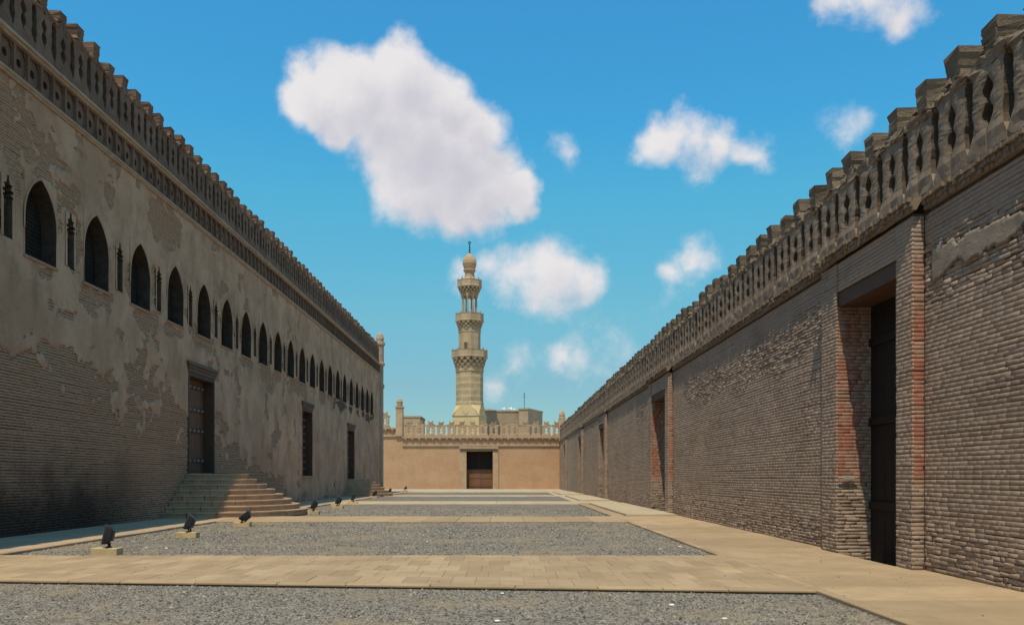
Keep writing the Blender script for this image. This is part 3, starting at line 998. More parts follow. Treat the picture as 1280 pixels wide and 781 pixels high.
# cornice, breaking forward round each bay
prof = [(-.03, CB + .03), (.025, CB + .035), (.03, CB + .09), (.05, CB + .095), (.055, CB + .165), (.03, CB + .17), (.03, CB + .235), (-.15, CB + .26)]
cn = MB(); prev = -14.0
for a, b, c, d in DOORS_R:
    cn.sweep(prof, prev, a - .1, -1, XR, n=max(4, int((a - prev) / .3)), jit=.016)
    cn.sweep(prof, a - .098, d + .1, -1, XR + BAYX, n=14, jit=.014)
    prev = d + .102
cn.sweep(prof, prev, ZEND, -1, XR, n=40, jit=.016)
off(cn, RO).build('cornice', M['merlon'], rw)
cb2 = MB(); yy_ = 8.0
while yy_ < 60:
    w_ = random.uniform(.085, .135)
    ox = BAYX if any(a - .1 < yy_ < d + .1 for a, b, c, d in DOORS_R) else 0
    for h0, p0, hh_ in ((CB + .025, .055, .066), (CB + .098, .085, .066), (CB + .172, .125, .07)):
        if random.random() < .05: continue
        p_ = p0 + random.uniform(-.035, .016); dz = random.uniform(-.01, .008)
        sh_ = .04 if h0 > CB + .15 else 0
        cb2.box(XR + ox - p_, XR + ox - .02, yy_ + sh_ + .006, yy_ + sh_ + w_ - random.uniform(.006, .022), h0 + dz, h0 + hh_ + dz)
    yy_ += w_
off(cb2, RO).build('cornice_bricks', M['merlon'], rw, kind='stuff')
top = MB(); top.box(-.02, WTH - .6, -14 - 50, ZEND + 1.2 - 50, CB + .201, CB + .275)
top.build('wall_top', M['cornice'], rw)
n_m = int((ZEND - 7) / PITCH)
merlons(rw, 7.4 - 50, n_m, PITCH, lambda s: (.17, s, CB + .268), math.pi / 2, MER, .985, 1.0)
fin = MB()
fin.box(-.15, .75, ZEND - 50 - .6, ZEND - 50 + .3, CB + .27, 9.0)
fin.lathe([(.42, 9.0), (.45, 9.05), (.45, 9.2), (.36, 9.25), (.40, 9.5), (.34, 9.8), (.2, 10.05), (.02, 10.15)], 12, (.3, ZEND - 50 - .15))
fin.build('corner_post', M['cornice'], rw)

# ------------------------------------------------------------------ left (mosque) wall
lw = thing('mosque_wall', 'tall plastered and brick mosque wall with a row of pointed windows, in shade on the left', 'wall', (XL, 50, 0))
WZ = [11.3, 14.6, 17.9, 21.15, 24.4, 27.72, 31.05, 34.35, 37.6, 40.7, 43.7, 46.75, 49.8, 52.75, 55.75, 58.7, 61.65, 64.6, 67.55, 70.45, 73.4, 76.3, 79.2, 82.0, 84.7]
WW, WS, WSP, WA = 1.68, 7.52, 8.55, 9.78
NZ = [(a + b) / 2 for a, b in zip(WZ[:-1], WZ[1:])]
NW, NB, NTOP = .62, 7.75, 9.35
DL1 = (35.75, 38.95, 1.68, 5.85)
DL2 = (55.8, 58.7, 1.62, 5.95)
DL3 = (71.7, 75.0, 1.40, 5.55)
DL0 = (14.5, 17.5, 1.68, 5.85)
CL = 11.95
holes = [(z - WW / 2, z + WW / 2, WS, WA) for z in WZ] + [(z - NW / 2, z + NW / 2, NB, NTOP) for z in NZ]
holes += [DL1, DL2, DL3]


def in_holes(u, h):
    r = np.zeros(np.shape(u), bool)
    for a, b, c, d in holes:
        r |= (u > a) & (u < b) & (h > c) & (h < d)
    return r


y0L, y1L = -14.0, ZCOR
ub = sorted(set([y0L, y1L] + [x for h in holes for x in h[:2]]))
hb = sorted(set([-.15, CL + .1] + [x for h in holes for x in h[2:]]))
bk = MB()
for a, b in zip(ub[:-1], ub[1:]):
    for c, d in zip(hb[:-1], hb[1:]):
        if not in_holes(np.array([(a + b) / 2]), np.array([(c + d) / 2]))[0]:
            bk.add([(-.04, a - 50, c), (-.04, b - 50, c), (-.04, b - 50, d), (-.04, a - 50, d)], [(0, 1, 2, 3)])
bk.box(-2.6, -1.0, y0L - 50, y1L - 50 - .05, -.15, CL + 1.18)
bk.box(-1.0005, -.3, y0L - 50, y1L - 50 - .05, CL + .1, CL + 1.18)
bk.box(-.2995, -.05, y0L - 50, y1L - 50 - .05, CL + .1, CL + .16)
bk.add([(-.04, y1L - 50, -.15), (-1.2, y1L - 50, -.15), (-1.2, y1L - 50, CL + .1), (-.04, y1L - 50, CL + .1)], [(0, 1, 2, 3)])
bk.build('masonry', M['mortar'], lw)


def expo(s, h):
    """> 0 where the plaster has fallen and the brick shows"""
    hb_ = np.interp(s, [0, 26, 31, 36, 39, 44, 50, 60], [5.3, 5.0, 4.5, 4.0, 3.6, 2.2, .9, -.5])
    v = (hb_ - h) / 1.6
    v = np.maximum(v, .9 - np.hypot((s - 23.2) / 2.2, (h - 11.0) / 2.2))
    v = np.maximum(v, .55 - np.hypot((s - 33) / 1.6, (h - 10.9) / .8))
    for z in WZ:
        v = np.maximum(v, .35 - np.maximum(np.abs(s - z) / 1.1 - .6, np.abs(h - (WS - .3)) / .5 - .1))
    n = fbm(s * .55, h * .75, 21, 5)
    v = np.minimum(v, .7) + (n - .5) * 3.2 + (fbm(s * 2.6, h * 3.2, 29, 3) - .5) * 1.1
    v = np.maximum(v, (fbm(s * .8, h * 1.1, 24, 4) - .70) * 6 * sstep(55, 30, s))
    v = np.maximum(v, sstep(2.9, 2.0, h + (fbm(s * .6, h * .6, 33, 3) - .5) * 1.2) * sstep(40, 34, s) * .9)
    return v


keepb = lambda s, h: (expo(s, h) > -.35) & ~in_holes(s, h)
B = brick_layout(9.0, 66, 0, CL, course=.078, length=.26, keep=keepb, seed=500)
for a_, b_, c_, d_ in holes:            # bricks stop at the openings
    m_ = (B[:, 2] > c_) & (B[:, 2] < d_)
    l_ = m_ & (B[:, 0] < a_) & (B[:, 1] > a_); B[l_, 1] = a_
    r_ = m_ & (B[:, 0] < b_) & (B[:, 1] > b_); B[r_, 0] = b_
B = B[(B[:, 1] - B[:, 0]) > .04]
Vr = .9 + 1.0 * sstep(1.3, .3, B[:, 2])
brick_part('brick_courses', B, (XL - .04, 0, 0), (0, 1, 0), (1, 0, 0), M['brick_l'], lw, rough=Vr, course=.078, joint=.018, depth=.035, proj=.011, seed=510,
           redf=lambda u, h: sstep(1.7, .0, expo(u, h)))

us = np.unique(np.round(np.concatenate([np.arange(9.0, 50, .11), np.arange(50, ZCOR + .01, .2), [ZCOR], [x for h in holes for x in h[:2] if x > 9.0]]), 4))
hs = np.unique(np.round(np.concatenate([np.arange(0, CL + .05, .065), [x for h in holes for x in h[2:]]]), 4))
sheet('plaster', us, hs, lambda u, h: (expo(u, h) <= 0) & ~in_holes(u, h),
      lambda u, h: .052 + .030 * (fbm(u * .8, h * .8, 41, 3) - .5) + .014 * (fbm(u * 5, h * 5, 43, 3) - .5),
      (-.04, -50, 0), (0, 1, 0), (1, 0, 0), M['plaster'], lw, .035, jitter=.06, fixed=holes)
bk2 = MB()                         # the stretch behind the viewpoint, plain plaster
bk2.box(-.03, .01, y0L - 50, 9.0 - 50, -.1, CL + .05)
bk2.build('plaster', M['plaster'], lw)


def arch_pts(n=9):
    """half outline of the pointed arch from spring to apex, slightly horseshoe"""
    pts = []
    R = ((WW / 2) ** 2 + (WA - WSP) ** 2) / WW
    cx = WW / 2 - R
    a1 = math.atan2(WA - WSP, -cx)
    for k in range(n + 1):
        a = a1 * k / n
        pts.append((cx + R * math.cos(a), WSP + R * math.sin(a)))
    pts[-1] = (0.0, WA)
    return pts


def window_meshes():
    ap = arch_pts()
    outline = [(WW / 2 - .02, WS), (WW / 2 - .02, WSP - .3)] + [(x - .02 if x > .02 else 0, z) for x, z in ap]
    full = outline + [(-x, z) for x, z in outline[::-1][1:]]       # right sill up over apex to left sill
    fx = .022
    v, f = [], []
    for x, z in full: v += [(fx, x, z), (-.42, x, z)]
    n = len(full)
    for i in range(n - 1): f.append((2 * i, 2 * i + 1, 2 * i + 3, 2 * i + 2))
    f.append((0, 2 * n - 2, 2 * n - 1, 1))                          # sill
    mb = MB(); mb.add(v, f)
    # spandrels between arch and the rectangular opening
    W2, T2 = WW / 2 + .002, WA + .02
    for s in (-1, 1):
        rim = [(s * x, z) for x, z in outline]
        for (x0, z0), (x1, z1) in zip(rim[:-1], rim[1:]):
            mb.add([(fx, x0, z0), (fx, x1, z1), (fx, s * W2, z1), (fx, s * W2, z0)], [(0, 1, 2, 3)] if s > 0 else [(3, 2, 1, 0)])
        mb.add([(fx, 0, WA), (fx, s * W2, WA), (fx, s * W2, T2), (fx, 0, T2)], [(0, 1, 2, 3)])
        mb.add([(fx, s * W2, WS), (fx, s * W2, T2), (-.05, s * W2, T2), (-.05, s * W2, WS)], [(0, 1, 2, 3)])
    # narrow raised band round the arch
    for s in (-1, 1):
        rim = [(s * x, z) for x, z in outline[1:]]
        for (x0, z0), (x1, z1) in zip(rim[:-1], rim[1:]):
            k = .07
            o0 = (x0 + s * k, z0 + k * (.3 if abs(x0) > .6 else .8)); o1 = (x1 + s * k * (1 if abs(x1) > .01 else 0), z1 + k)
            mb.add([(fx + .012, x0, z0), (fx + .012, x1, z1), (fx + .012, o1[0], o1[1]), (fx + .012, o0[0], o0[1])], [(0, 1, 2, 3)])
    rev = mb.mesh('window')
    # stucco grille set back in the opening
    g = MB()
    z = WS
    while z < WA:
        g.box(-.445, -.425, -WW / 2, WW / 2, z, z + .06); z += .12
    y = -WW / 2
    while y < WW / 2:
        g.box(-.45, -.43, y, y + .06, WS, WA); y += .12
    g.box(-.98, -.95, -WW / 2 - .05, WW / 2 + .05, WS - .05, WA + .05)
    gm = g.mesh('grille')
    si = MB(); si.box(-.5, .05, -WW / 2 - .04, WW / 2 + .04, WS - .075, WS + .004)
    return rev, gm, si.mesh('sill')


wr, wg, wsil = window_meshes()
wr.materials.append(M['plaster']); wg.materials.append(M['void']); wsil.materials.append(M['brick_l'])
for z in WZ:
    o = link('window', wr, None, lw, loc=(0, z - 50, 0))
    link('grille', wg, None, o)
    link('sill', wsil, None, o)


def niche_mesh():
    """tall recess with a stepped, toothed head"""
    H = NTOP - NB
    prof = [(0, .20), (1.02, .20), (1.021, .235), (1.10, .235), (1.101, .16), (1.15, .16), (1.151, .25), (1.24, .25), (1.241, .15), (1.33, .15),
            (1.331, .19), (1.39, .19), (1.391, .10), (1.50, .05), (H, .05)]
    mb = MB(); fx = .024; D = -.30
    for s in (-1, 1):
        for (z0, w0), (z1, w1) in zip(prof[:-1], prof[1:]):
            Z0, Z1 = NB + z0, NB + z1
            mb.add([(fx, s * w0, Z0), (fx, s * w1, Z1), (fx, s * (NW / 2 + .002), Z1), (fx, s * (NW / 2 + .002), Z0)], [(0, 1, 2, 3)])
            mb.add([(fx, s * w0, Z0), (fx, s * w1, Z1), (D, s * w1, Z1), (D, s * w0, Z0)], [(0, 1, 2, 3)])
    mb.add([(fx, -.2, NB), (fx, .2, NB), (D, .2, NB), (D, -.2, NB)], [(0, 1, 2, 3)])
    mb.add([(D, -.27, NB), (D, .27, NB), (D, .27, NTOP), (D, -.27, NTOP)], [(0, 1, 2, 3)])
    mb.add([(fx, -.06, NTOP - .001), (fx, .06, NTOP - .001), (D, .06, NTOP - .001), (D, -.06, NTOP - .001)], [(0, 1, 2, 3)])
    n = mb.mesh('niche')
    c = MB()
    c.lathe([(.15, 0), (.15, .08), (.11, .12), (.11, .86), (.15, .92), (.15, 1.0), (.10, 1.02)], 10, (-.2, 0))
    c.v = [(x, y, z + NB) for x, y, z in c.v]
    return n, c.mesh('colonnette')


nm, ncm = niche_mesh()
nm.materials.append(M['plaster']); nm.materials.append(M['shade_brick']); wr.materials.append(M['reveal_shade'])
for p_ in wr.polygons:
    if min(wr.vertices[i].co.x for i in p_.vertices) < -.1: p_.material_index = 1  # reveal faces carry the painted recess shade
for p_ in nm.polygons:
    if min(nm.vertices[i].co.x for i in p_.vertices) < -.1: p_.material_index = 1  # niche recess shade painted on as a darker tone
ncm.materials.append(M['shade_brick'])
for z in NZ:
    o = link('niche', nm, None, lw, loc=(0, z - 50, 0))
    link('colonnette', ncm, None, o)

# cornice with a row of pierced panels
cm = MB()
cm.sweep([(-.1, CL - .02), (.05, CL), (.075, CL + .05), (.11, CL + .07), (.11, CL + .13), (.06, CL + .16), (-.1, CL + .17)], y0L - 50, y1L - 50, 1, 0, n=220, jit=.012)
cm.sweep([(-.1, CL + 1.02), (.05, CL + 1.03), (.09, CL + 1.08), (.14, CL + 1.10), (.14, CL + 1.17), (-.1, CL + 1.19)], y0L - 50, y1L - 50, 1, 0, n=220, jit=.016)
cm.build('cornice', M['cornice'], lw)


def panel_mesh(w, h):
    """frieze panel: raised margins, a recessed square and a round hole"""
    mb = MB()
    x0 = .0
    e = .055
    hw = w / 2 - .001
    mb.box(-.1, .035, -hw, -hw + e, 0, h); mb.box(-.1, .035, hw - e, hw, 0, h)
    mb.box(-.1, .033, -hw + e, hw - e, 0, .06); mb.box(-.1, .033, -hw + e, hw - e, h - .06, h)
    # plate with a round hole
    r, n, cz = .115, 14, h * .5
    A, Bz = hw - e, h / 2 - .06
    v, f = [], []
    for k in range(n):
        a = 2 * math.pi * k / n
        c, s = math.cos(a), math.sin(a)
        t = min(A / abs(c) if abs(c) > 1e-6 else 9, Bz / abs(s) if abs(s) > 1e-6 else 9)
        v += [(-.06, r * c, cz + r * s), (-.06, t * c, cz + t * s), (-.28, r * c, cz + r * s)]
    for k in range(n):
        j = (k + 1) % n
        f += [(3 * k, 3 * j, 3 * j + 1, 3 * k + 1), (3 * k, 3 * k + 2, 3 * j + 2, 3 * j)]
    f.append(tuple(3 * k + 2 for k in range(n)))
    mb.add(v, f)
    for s1 in (-1, 1):
        for s2 in (-1, 1):
            mb.add([(-.02, s1 * A, cz + s2 * Bz), (-.02, s1 * A * .5, cz + s2 * Bz), (-.02, s1 * A, cz + s2 * Bz * .5)], [(0, 1, 2)])
    me = mb.mesh('frieze_panel')
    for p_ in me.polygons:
        if p_.center.x < -.1 and abs(p_.center.y) < .16 and abs(p_.center.z - h * .5) < .16: p_.material_index = 1  # inside of the hole toned dark, painted shade
    return me


pmL = panel_mesh(.67, .85); pmL.materials.append(M['merlon_l']); pmL.materials.append(M['shade_brick'])
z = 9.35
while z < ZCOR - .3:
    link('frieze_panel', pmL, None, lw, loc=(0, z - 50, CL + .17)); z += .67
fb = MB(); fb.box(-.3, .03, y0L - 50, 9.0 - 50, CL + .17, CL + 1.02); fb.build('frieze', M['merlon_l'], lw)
wt = MB(); wt.box(-1.2, .08, y0L - 50, y1L - 50, CL + 1.185, CL + 1.24); wt.build('wall_top', M['cornice'], lw)
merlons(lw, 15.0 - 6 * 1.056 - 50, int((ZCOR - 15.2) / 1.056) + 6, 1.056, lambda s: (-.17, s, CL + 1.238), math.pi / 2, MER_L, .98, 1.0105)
# corner shaft at the far end
cs = MB()
cs.lathe([(.36, 0), (.36, 10.6), (.46, 10.7), (.46, 11.0), (.36, 11.1), (.36, 12.9), (.5, 13.0), (.5, 13.25), (.40, 13.3), (.40, 15.0), (.52, 15.1), (.52, 15.35), (.36, 15.4),
          (.42, 15.75), (.34, 16.1), (.16, 16.35), (.02, 16.4)], 12, (-.02, ZCOR - 50 + .1))
cs.build('corner_shaft', M['cornice'], lw)


def wall_door(rect, studs, kind):
    a, b, c, d = rect
    m = (a + b) / 2
    o = bpy.data.objects.new('door' if kind != 'lattice' else 'lattice_window', None); COL.objects.link(o); o.parent = lw; o.location = (0, m - 50, c)
    w = b - a; h = d - c
    fr = MB()
    fr.box(-.62, .03, -w / 2 - .001, -w / 2 + .14, 0, h); fr.box(-.62, .03, w / 2 - .14, w / 2 + .001, 0, h); fr.box(-.62, .028, -w / 2 + .14, w / 2 - .14, h - .16, h)
    fr.build('frame', M['wood'], o)
    bk = MB(); bk.box(-.9, -.84, -w / 2, w / 2, 0, h); bk.build('backing', M['wood'], o)
    if kind != 'lattice':
        n = 8
        for k in range(n):
            y0 = -w / 2 + .14 + (w - .28) * k / n
            pb = MB(); pb.box(-.50, -.44, y0 + .006, y0 + (w - .28) / n - .006, 0, h - .16)
            bevel_mod(pb.build('plank', M['wood_red'], o), .008)
        for hh in (.12, .45, .68, .93):
            pb = MB(); pb.box(-.439, -.41, -w / 2 + .15, w / 2 - .15, (h - .3) * hh, (h - .3) * hh + .22); pb.build('rail', M['wood'], o)
            if studs:
                sb = MB()
                for k in range(6):
                    y = -w / 2 + .35 + (w - .7) * k / 5
                    sb.lathe([(.055, 0), (.045, .03), (.02, .05), (.002, .055)], 8, (0, 0))
                    for i in range(len(sb.v) - 32, len(sb.v)):
                        x_, y_, z_ = sb.v[i]; sb.v[i] = (-.41 + z_, y + x_, (h - .3) * hh + .11 + y_)
                sb.build('stud', M['brass'], o)
    else:
        for k in range(1, 6):
            y = -w / 2 + .14 + (w - .28) * k / 6
            pb = MB(); pb.box(-.45, -.39, y - .03, y + .03, 0, h - .16); pb.build('bar', M['wood'], o)
        for k in range(1, 9):
            z_ = (h - .16) * k / 9
            pb = MB(); pb.box(-.46, -.385, -w / 2 + .14, w / 2 - .14, z_ - .05, z_ + .05); pb.build('rail', M['wood_red'], o)
        sl = MB(); sl.box(-.6, .09, -w / 2 - .15, w / 2 + .15, -.12, -.002); sl.build('sill', M['step'], o)
    for i, (p, z0, z1, e) in enumerate(((.06, h + .002, h + .14, .06), (.09, h + .142, h + .27, .12), (.13, h + .272, h + .42, .2))):
        lb = MB(); lb.box(-.2, p, -w / 2 - e, w / 2 + e, z0, z1); bevel_mod(lb.build('lintel', M['wood_warm'], o), .012)
    return o


wall_door(DL1, True, 'door')
wall_door(DL2, False, 'lattice')
wall_door(DL3, True, 'door')

# ------------------------------------------------------------------ semicircular stairs
def stairs(zc, radii, sill, label, blocks):
    st = thing('stone_stairs', label, 'stairs', (XL, zc, 0), group='semicircular stone stairs against the mosque wall')
    n = len(radii)
    jr = [random.uniform(-.0, .3) for _ in radii]
    for i, R in enumerate(radii):
        z0, z1 = sill * i / n, sill * (i + 1) / n
        Rn = max(.0, (radii[i + 1] if i + 1 < n else 0) - .12)
        so = bpy.data.objects.new('step', None); COL.objects.link(so); so.parent = st; so.location = (0, 0, z0)
        nb = blocks if i < n - 1 else 1
        for k in range(nb):
            sh_ = (.5 * (i % 2) + jr[i]) if nb > 1 else 0
            a0 = -math.pi / 2 + math.pi * max(0, k - sh_) / nb + .003; a1 = -math.pi / 2 + math.pi * min(nb, (k + 1 - sh_) if k < nb - 1 else nb) / nb - .003
            if a1 - a0 < .02: continue
            m = max(3, int(24 / nb)); v, f = [], []
            dz = random.uniform(-.004, .004); dr = random.uniform(-.012, .012); H = z1 - z0
            prof = [(R - .035 + dr, -.02), (R - .035 + dr, H - .075), (R + dr, H - .06), (R + dr, H - .012 + dz), (R - .014 + dr, H + dz), (Rn, H + dz), (Rn, -.02)]
            for j in range(m + 1):
                a = a0 + (a1 - a0) * j / m
                for r_, z_ in prof: v.append((r_ * math.cos(a), r_ * math.sin(a), z_))
            p = len(prof)
            for j in range(m):
                for q in range(p):
                    q2 = (q + 1) % p
                    f.append((j * p + q, (j + 1) * p + q, (j + 1) * p + q2, j * p + q2))
            f += [tuple(range(p)), tuple(range(m * p, m * p + p))[::-1]]
            mb = MB(); mb.add(v, f); mb.build('block', M['step'], so)
    return st


stairs(37.4, [4.4, 4.06, 3.72, 3.36, 3.02, 2.68, 2.25, 1.9], 1.68, 'large semicircular limestone stairs below the nearer studded door of the mosque wall', 13)
stairs(73.4, [3.5, 3.15, 2.8, 2.45, 2.1, 1.8], 1.40, 'small far semicircular stairs at the last mosque door, near the wall corner', 7)

# ------------------------------------------------------------------ far end wall
fw = thing('end_wall', 'sunlit orange brick wall closing the far end of the court, with a dark central door', 'wall', (0, ZEND, 0))
def fx(px): return (px - 632) * ZEND / F
def fh(py): return (596 - py) * ZEND / F + EYE
FB, FTp = fh(557.2), fh(546)
dx0, dx1, dtop = fx(583), fx(616), fh(563.5)
xs0 = -30.0; step_x = fx(503)
fwm = MB()
fwm.box(step_x, dx0 - .001, .0, 1.2, -.15, FTp)
fwm.box(dx1 + .001, XR, .0, 1.2, -.15, FTp)
fwm.box(dx0, dx1, .0, 1.2, dtop, FTp)
fwm.box(xs0, step_x - .001, .0, 1.2, -.15, fh(535))


def mat_farbrick():
    m = NT("orange_end_wall_brick", .95)
    b = m.n('ShaderNodeTexBrick'); b.inputs['Scale'].default_value = 1
    b.inputs['Brick Width'].default_value = .28; b.inputs['Row Height'].default_value = .09; b.inputs['Mortar Size'].default_value = .012
    b.inputs['Color1'].default_value = (.42, .24, .132, 1); b.inputs['Color2'].default_value = (.51, .30, .168, 1); b.inputs['Mortar'].default_value = (.36, .215, .13, 1)
    x = m.xyz(); cb = m.n('ShaderNodeCombineXYZ'); m.l(x[0], cb.inputs[0]); m.l(x[2], cb.inputs[1])
    m.l(cb.outputs[0], b.inputs['Vector'])
    c = m.mix(m.rng(m.noise(.5, 5), .35, .7, 0, .5), b.outputs['Color'], (.52, .34, .205))
    c = m.mix(m.rng(m.noise(1.4, 6, .7), .55, .72, 0, .5), c, (.30, .19, .115))
    c = m.mix(m.rng(m.noise(.9, 6, .7, stretch=(1, 1, .25)), .5, .7, 0, .4), c, (.34, .215, .13))
    m.bump(m.noise(9, 5, .7), .03, .5)
    return m.color(c)


M['farbrick'] = mat_farbrick()
fwm.build('masonry', M['farbrick'], fw)
sur = MB()
jx0, jx1 = fx(574), fx(623)
sur.box(jx0, dx0, -.14, -.001, 0, FB); sur.box(dx1, jx1, -.14, -.001, 0, FB); sur.box(dx0 + .001, dx1 - .001, -.13, -.001, dtop, FB)
sur.build('door_surround', M['far_trim'], fw)
ln = MB(); ln.box(jx0 + .1, jx1 - .1, -.24, -.142, dtop + .05, dtop + .28); ln.build('lintel', M['wood_x'], fw)
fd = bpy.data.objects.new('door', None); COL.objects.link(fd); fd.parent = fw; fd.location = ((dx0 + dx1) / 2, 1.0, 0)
wd = dx1 - dx0
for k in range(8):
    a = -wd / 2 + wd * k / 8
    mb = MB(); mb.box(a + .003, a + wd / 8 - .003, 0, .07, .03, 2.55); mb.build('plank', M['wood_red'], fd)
    mb = MB(); mb.box(a + .0006, a + wd / 8 - .0006, .12, .18, 2.551, dtop - .01); mb.build('shadow_board', M['wood_shade'], fd)  # lintel shadow over the upper door, put into near-black boards
for h in (.3, 1.4, 2.42):
    mb = MB(); mb.box(-wd / 2 + .05, wd / 2 - .05, -.04, -.001, h, h + .14); mb.build('rail', M['wood_red'], fd)


def far_cornice(xa, xb, z0, z1):
    c = MB()
    c.box(xa, xb, -.16, .3, z0 - .02, z0 + .14)
    c.box(xa, xb, -.27, .3, z1 - .15, z1 + .02)
    c.build('cornice', M['far_trim'], fw)
    n = int((xb - xa) / .86)
    w_ = (xb - xa) / n
    me = panel_mesh(w_, z1 - z0 - .29); me.materials.append(M['far_trim']); me.materials.append(M['shade_brick'])
    for k in range(n):
        link('frieze_panel', me, None, fw, loc=(xa + w_ * (k + .5), -.04, z0 + .14), rz=-math.pi / 2)
    # a row of stepped dentils under the top moulding
    nd = int((xb - xa) / .86)
    dm = MB()
    for k in range(nd):
        x_ = xa + (xb - xa) * (k + .5) / nd
        dm.box(x_ - .11, x_ + .11, -.262, -.03, z1 - .34, z1 - .151)
    dm.build('dentils', M['far_trim'], fw, kind='stuff')


far_cornice(step_x, XR - .02, FB, FTp)
far_cornice(xs0, fx(495), fh(545.5), fh(534.5))
np_ = int((XR - step_x - .3) / 1.36) + 1
merlons(fw, step_x + .9, np_, 1.36, lambda s: (s, .2, FTp + .015), 0, MER_F, 1.10, 1.36 / PITCH)
merlons(fw, xs0 + .8, int((fx(494) - xs0) / 1.36), 1.36, lambda s: (s, .2, fh(534.5) + .015), 0, MER_F, 1.10, 1.36 / PITCH)
cp = MB()
px0, px1 = fx(495), fx(503.5)
cp.box(px0, px1, -.3, .9, fh(545), fh(509.5)); cp.box(px0 - .08, px1 + .08, -.38, .98, fh(509.5), fh(508))
cp.lathe([(.36, fh(508)), (.38, fh(503)), (.42, fh(502.5)), (.42, fh(501.5)), (.36, fh(501)), (.3, fh(499)), (.12, fh(497.3)), (.01, fh(496.8))], 12, ((px0 + px1) / 2, .3))
cp.build('corner_post', M['far_trim'], fw)

# ------------------------------------------------------------------ minaret
ZM = 140.0; kM = ZM / F
def mh(py): return (596 - py) * kM + EYE
mn = thing('minaret', 'tall octagonal stone minaret with two balconies, column lantern and bulb finial behind the end wall', 'minaret', ((587 - 632) * kM, ZM, 0))


def mat_minaret(name, bands):
    m = NT(name, .9)
    x = m.xyz()
    c = m.mix(m.rng(m.noise(.8, 5), .3, .7), (.36, .255, .155), (.46, .34, .215))
    if bands:
        w = m.math('FRACT', m.math('MULTIPLY', x[2], .95))
        b = m.math('MULTIPLY', m.rng(w, .40, .44), m.rng(w, .80, .76))
        c = m.mix(m.math('MULTIPLY', b, .85), c, (.56, .405, .215))
        n2 = m.rng(m.noise(2.2, 5, .7), .5, .62, 0, .5)
        c = m.mix(n2, c, (.30, .21, .145))
    c = m.mix(m.rng(m.noise(3.5, 6, .7), .55, .75, 0, .5), c, (.28, .20, .135))
    m.bump(m.noise(6, 6, .7), .06, .7)
    return m.color(c)


M['min'] = mat_minaret("minaret_stone", False); M['min_b'] = mat_minaret("banded_minaret_stone", True)
M['min_y'] = mat_stone("yellow_minaret_base", (.54, .385, .205), (.63, .47, .26), 1.0, bumpd=.03)
M['min_m'] = mat_stone('carved_balcony_stone', (.33, .235, .15), (.44, .325, .21), 3, bumpd=.05)
M['min_d'] = mat_stone("muqarnas_stone", (.30, .22, .15), (.42, .31, .21), 3, bumpd=.05)
R8 = math.pi / 8 - .25


def oct_(prof): return [(hw * kM / .97, mh(y)) for hw, y in prof]


def mpart(name, prof, mat, n=8, rot=R8):
    mb = MB(); mb.lathe(oct_(prof), n, (0, 0), rot); return mb.build(name, M[mat], mn)


# base: square block turning into the octagon through triangular chamfers
b = MB()
hwb = 17.4 * kM
q = [(hwb * math.cos(a) * 1.38, hwb * math.sin(a) * 1.38) for a in [math.pi / 4 - .25 + k * math.pi / 2 for k in range(4)]]
zb, zt = mh(520.5), mh(507)
v = [(x, y, 0) for x, y in q] + [(x, y, zb) for x, y in q]
oc = [(17.5 * kM / .97 * math.cos(R8 + k * math.pi / 4), 17.5 * kM / .97 * math.sin(R8 + k * math.pi / 4), zt) for k in range(8)]
v += oc
f = [(k, (k + 1) % 4, 4 + (k + 1) % 4, 4 + k) for k in range(4)]
ang = [math.atan2(p[1], p[0]) % (2 * math.pi) for p in oc]
for k in range(4):
    qa = math.atan2(q[k][1], q[k][0]) % (2 * math.pi)
    df = lambda i: abs((ang[i] - qa + math.pi) % (2 * math.pi) - math.pi)
    i0, i1 = sorted(range(8), key=df)[:2]
    f.append((4 + k, 8 + i0, 8 + i1))
    qn = (k + 1) % 4
    qb = math.atan2(q[qn][1], q[qn][0]) % (2 * math.pi)
    dg = lambda i: abs((ang[i] - qb + math.pi) % (2 * math.pi) - math.pi)
    near2 = set(sorted(range(8), key=df)[:2]); nearn = set(sorted(range(8), key=dg)[:2])
    best = min(((i, j) for i in near2 for j in nearn), key=lambda p: (Vector(oc[p[0]]) - Vector(oc[p[1]])).length)
    f.append((4 + k, 4 + qn, 8 + best[1], 8 + best[0]))
f.append(tuple(range(8, 16)))
b.add(v, f)
b.build('base', M['min_y'], mn)
zz = MB()
for k in range(4):
    A = Vector((*q[k], zb)); Bq = Vector((*q[(k + 1) % 4], zb))
    up = Vector((0, 0, (zt - zb)))
    ctr = (A + Bq) / 2 * .86
    pts = [A, A.lerp(Bq, .25) * 1 + up * .9 - Vector((A.lerp(Bq, .25).x, A.lerp(Bq, .25).y, 0)) * .1, A.lerp(Bq, .5), A.lerp(Bq, .75) + up * .9 - Vector((A.lerp(Bq, .75).x, A.lerp(Bq, .75).y, 0)) * .1, Bq]
    for p0, p1_ in zip(pts[:-1], pts[1:]): zz.tube(p0 * 1.0, p1_ * 1.0, .1, 6)
    zz.tube(A, Bq, .1, 6)
zz.build('zigzag_moulding', M['min'], mn)
mpart('shaft', [(17.2, 507), (17.2, 503), (16.6, 502.5), (16.6, 466), (17.4, 465), (17.4, 462)], 'min_b')


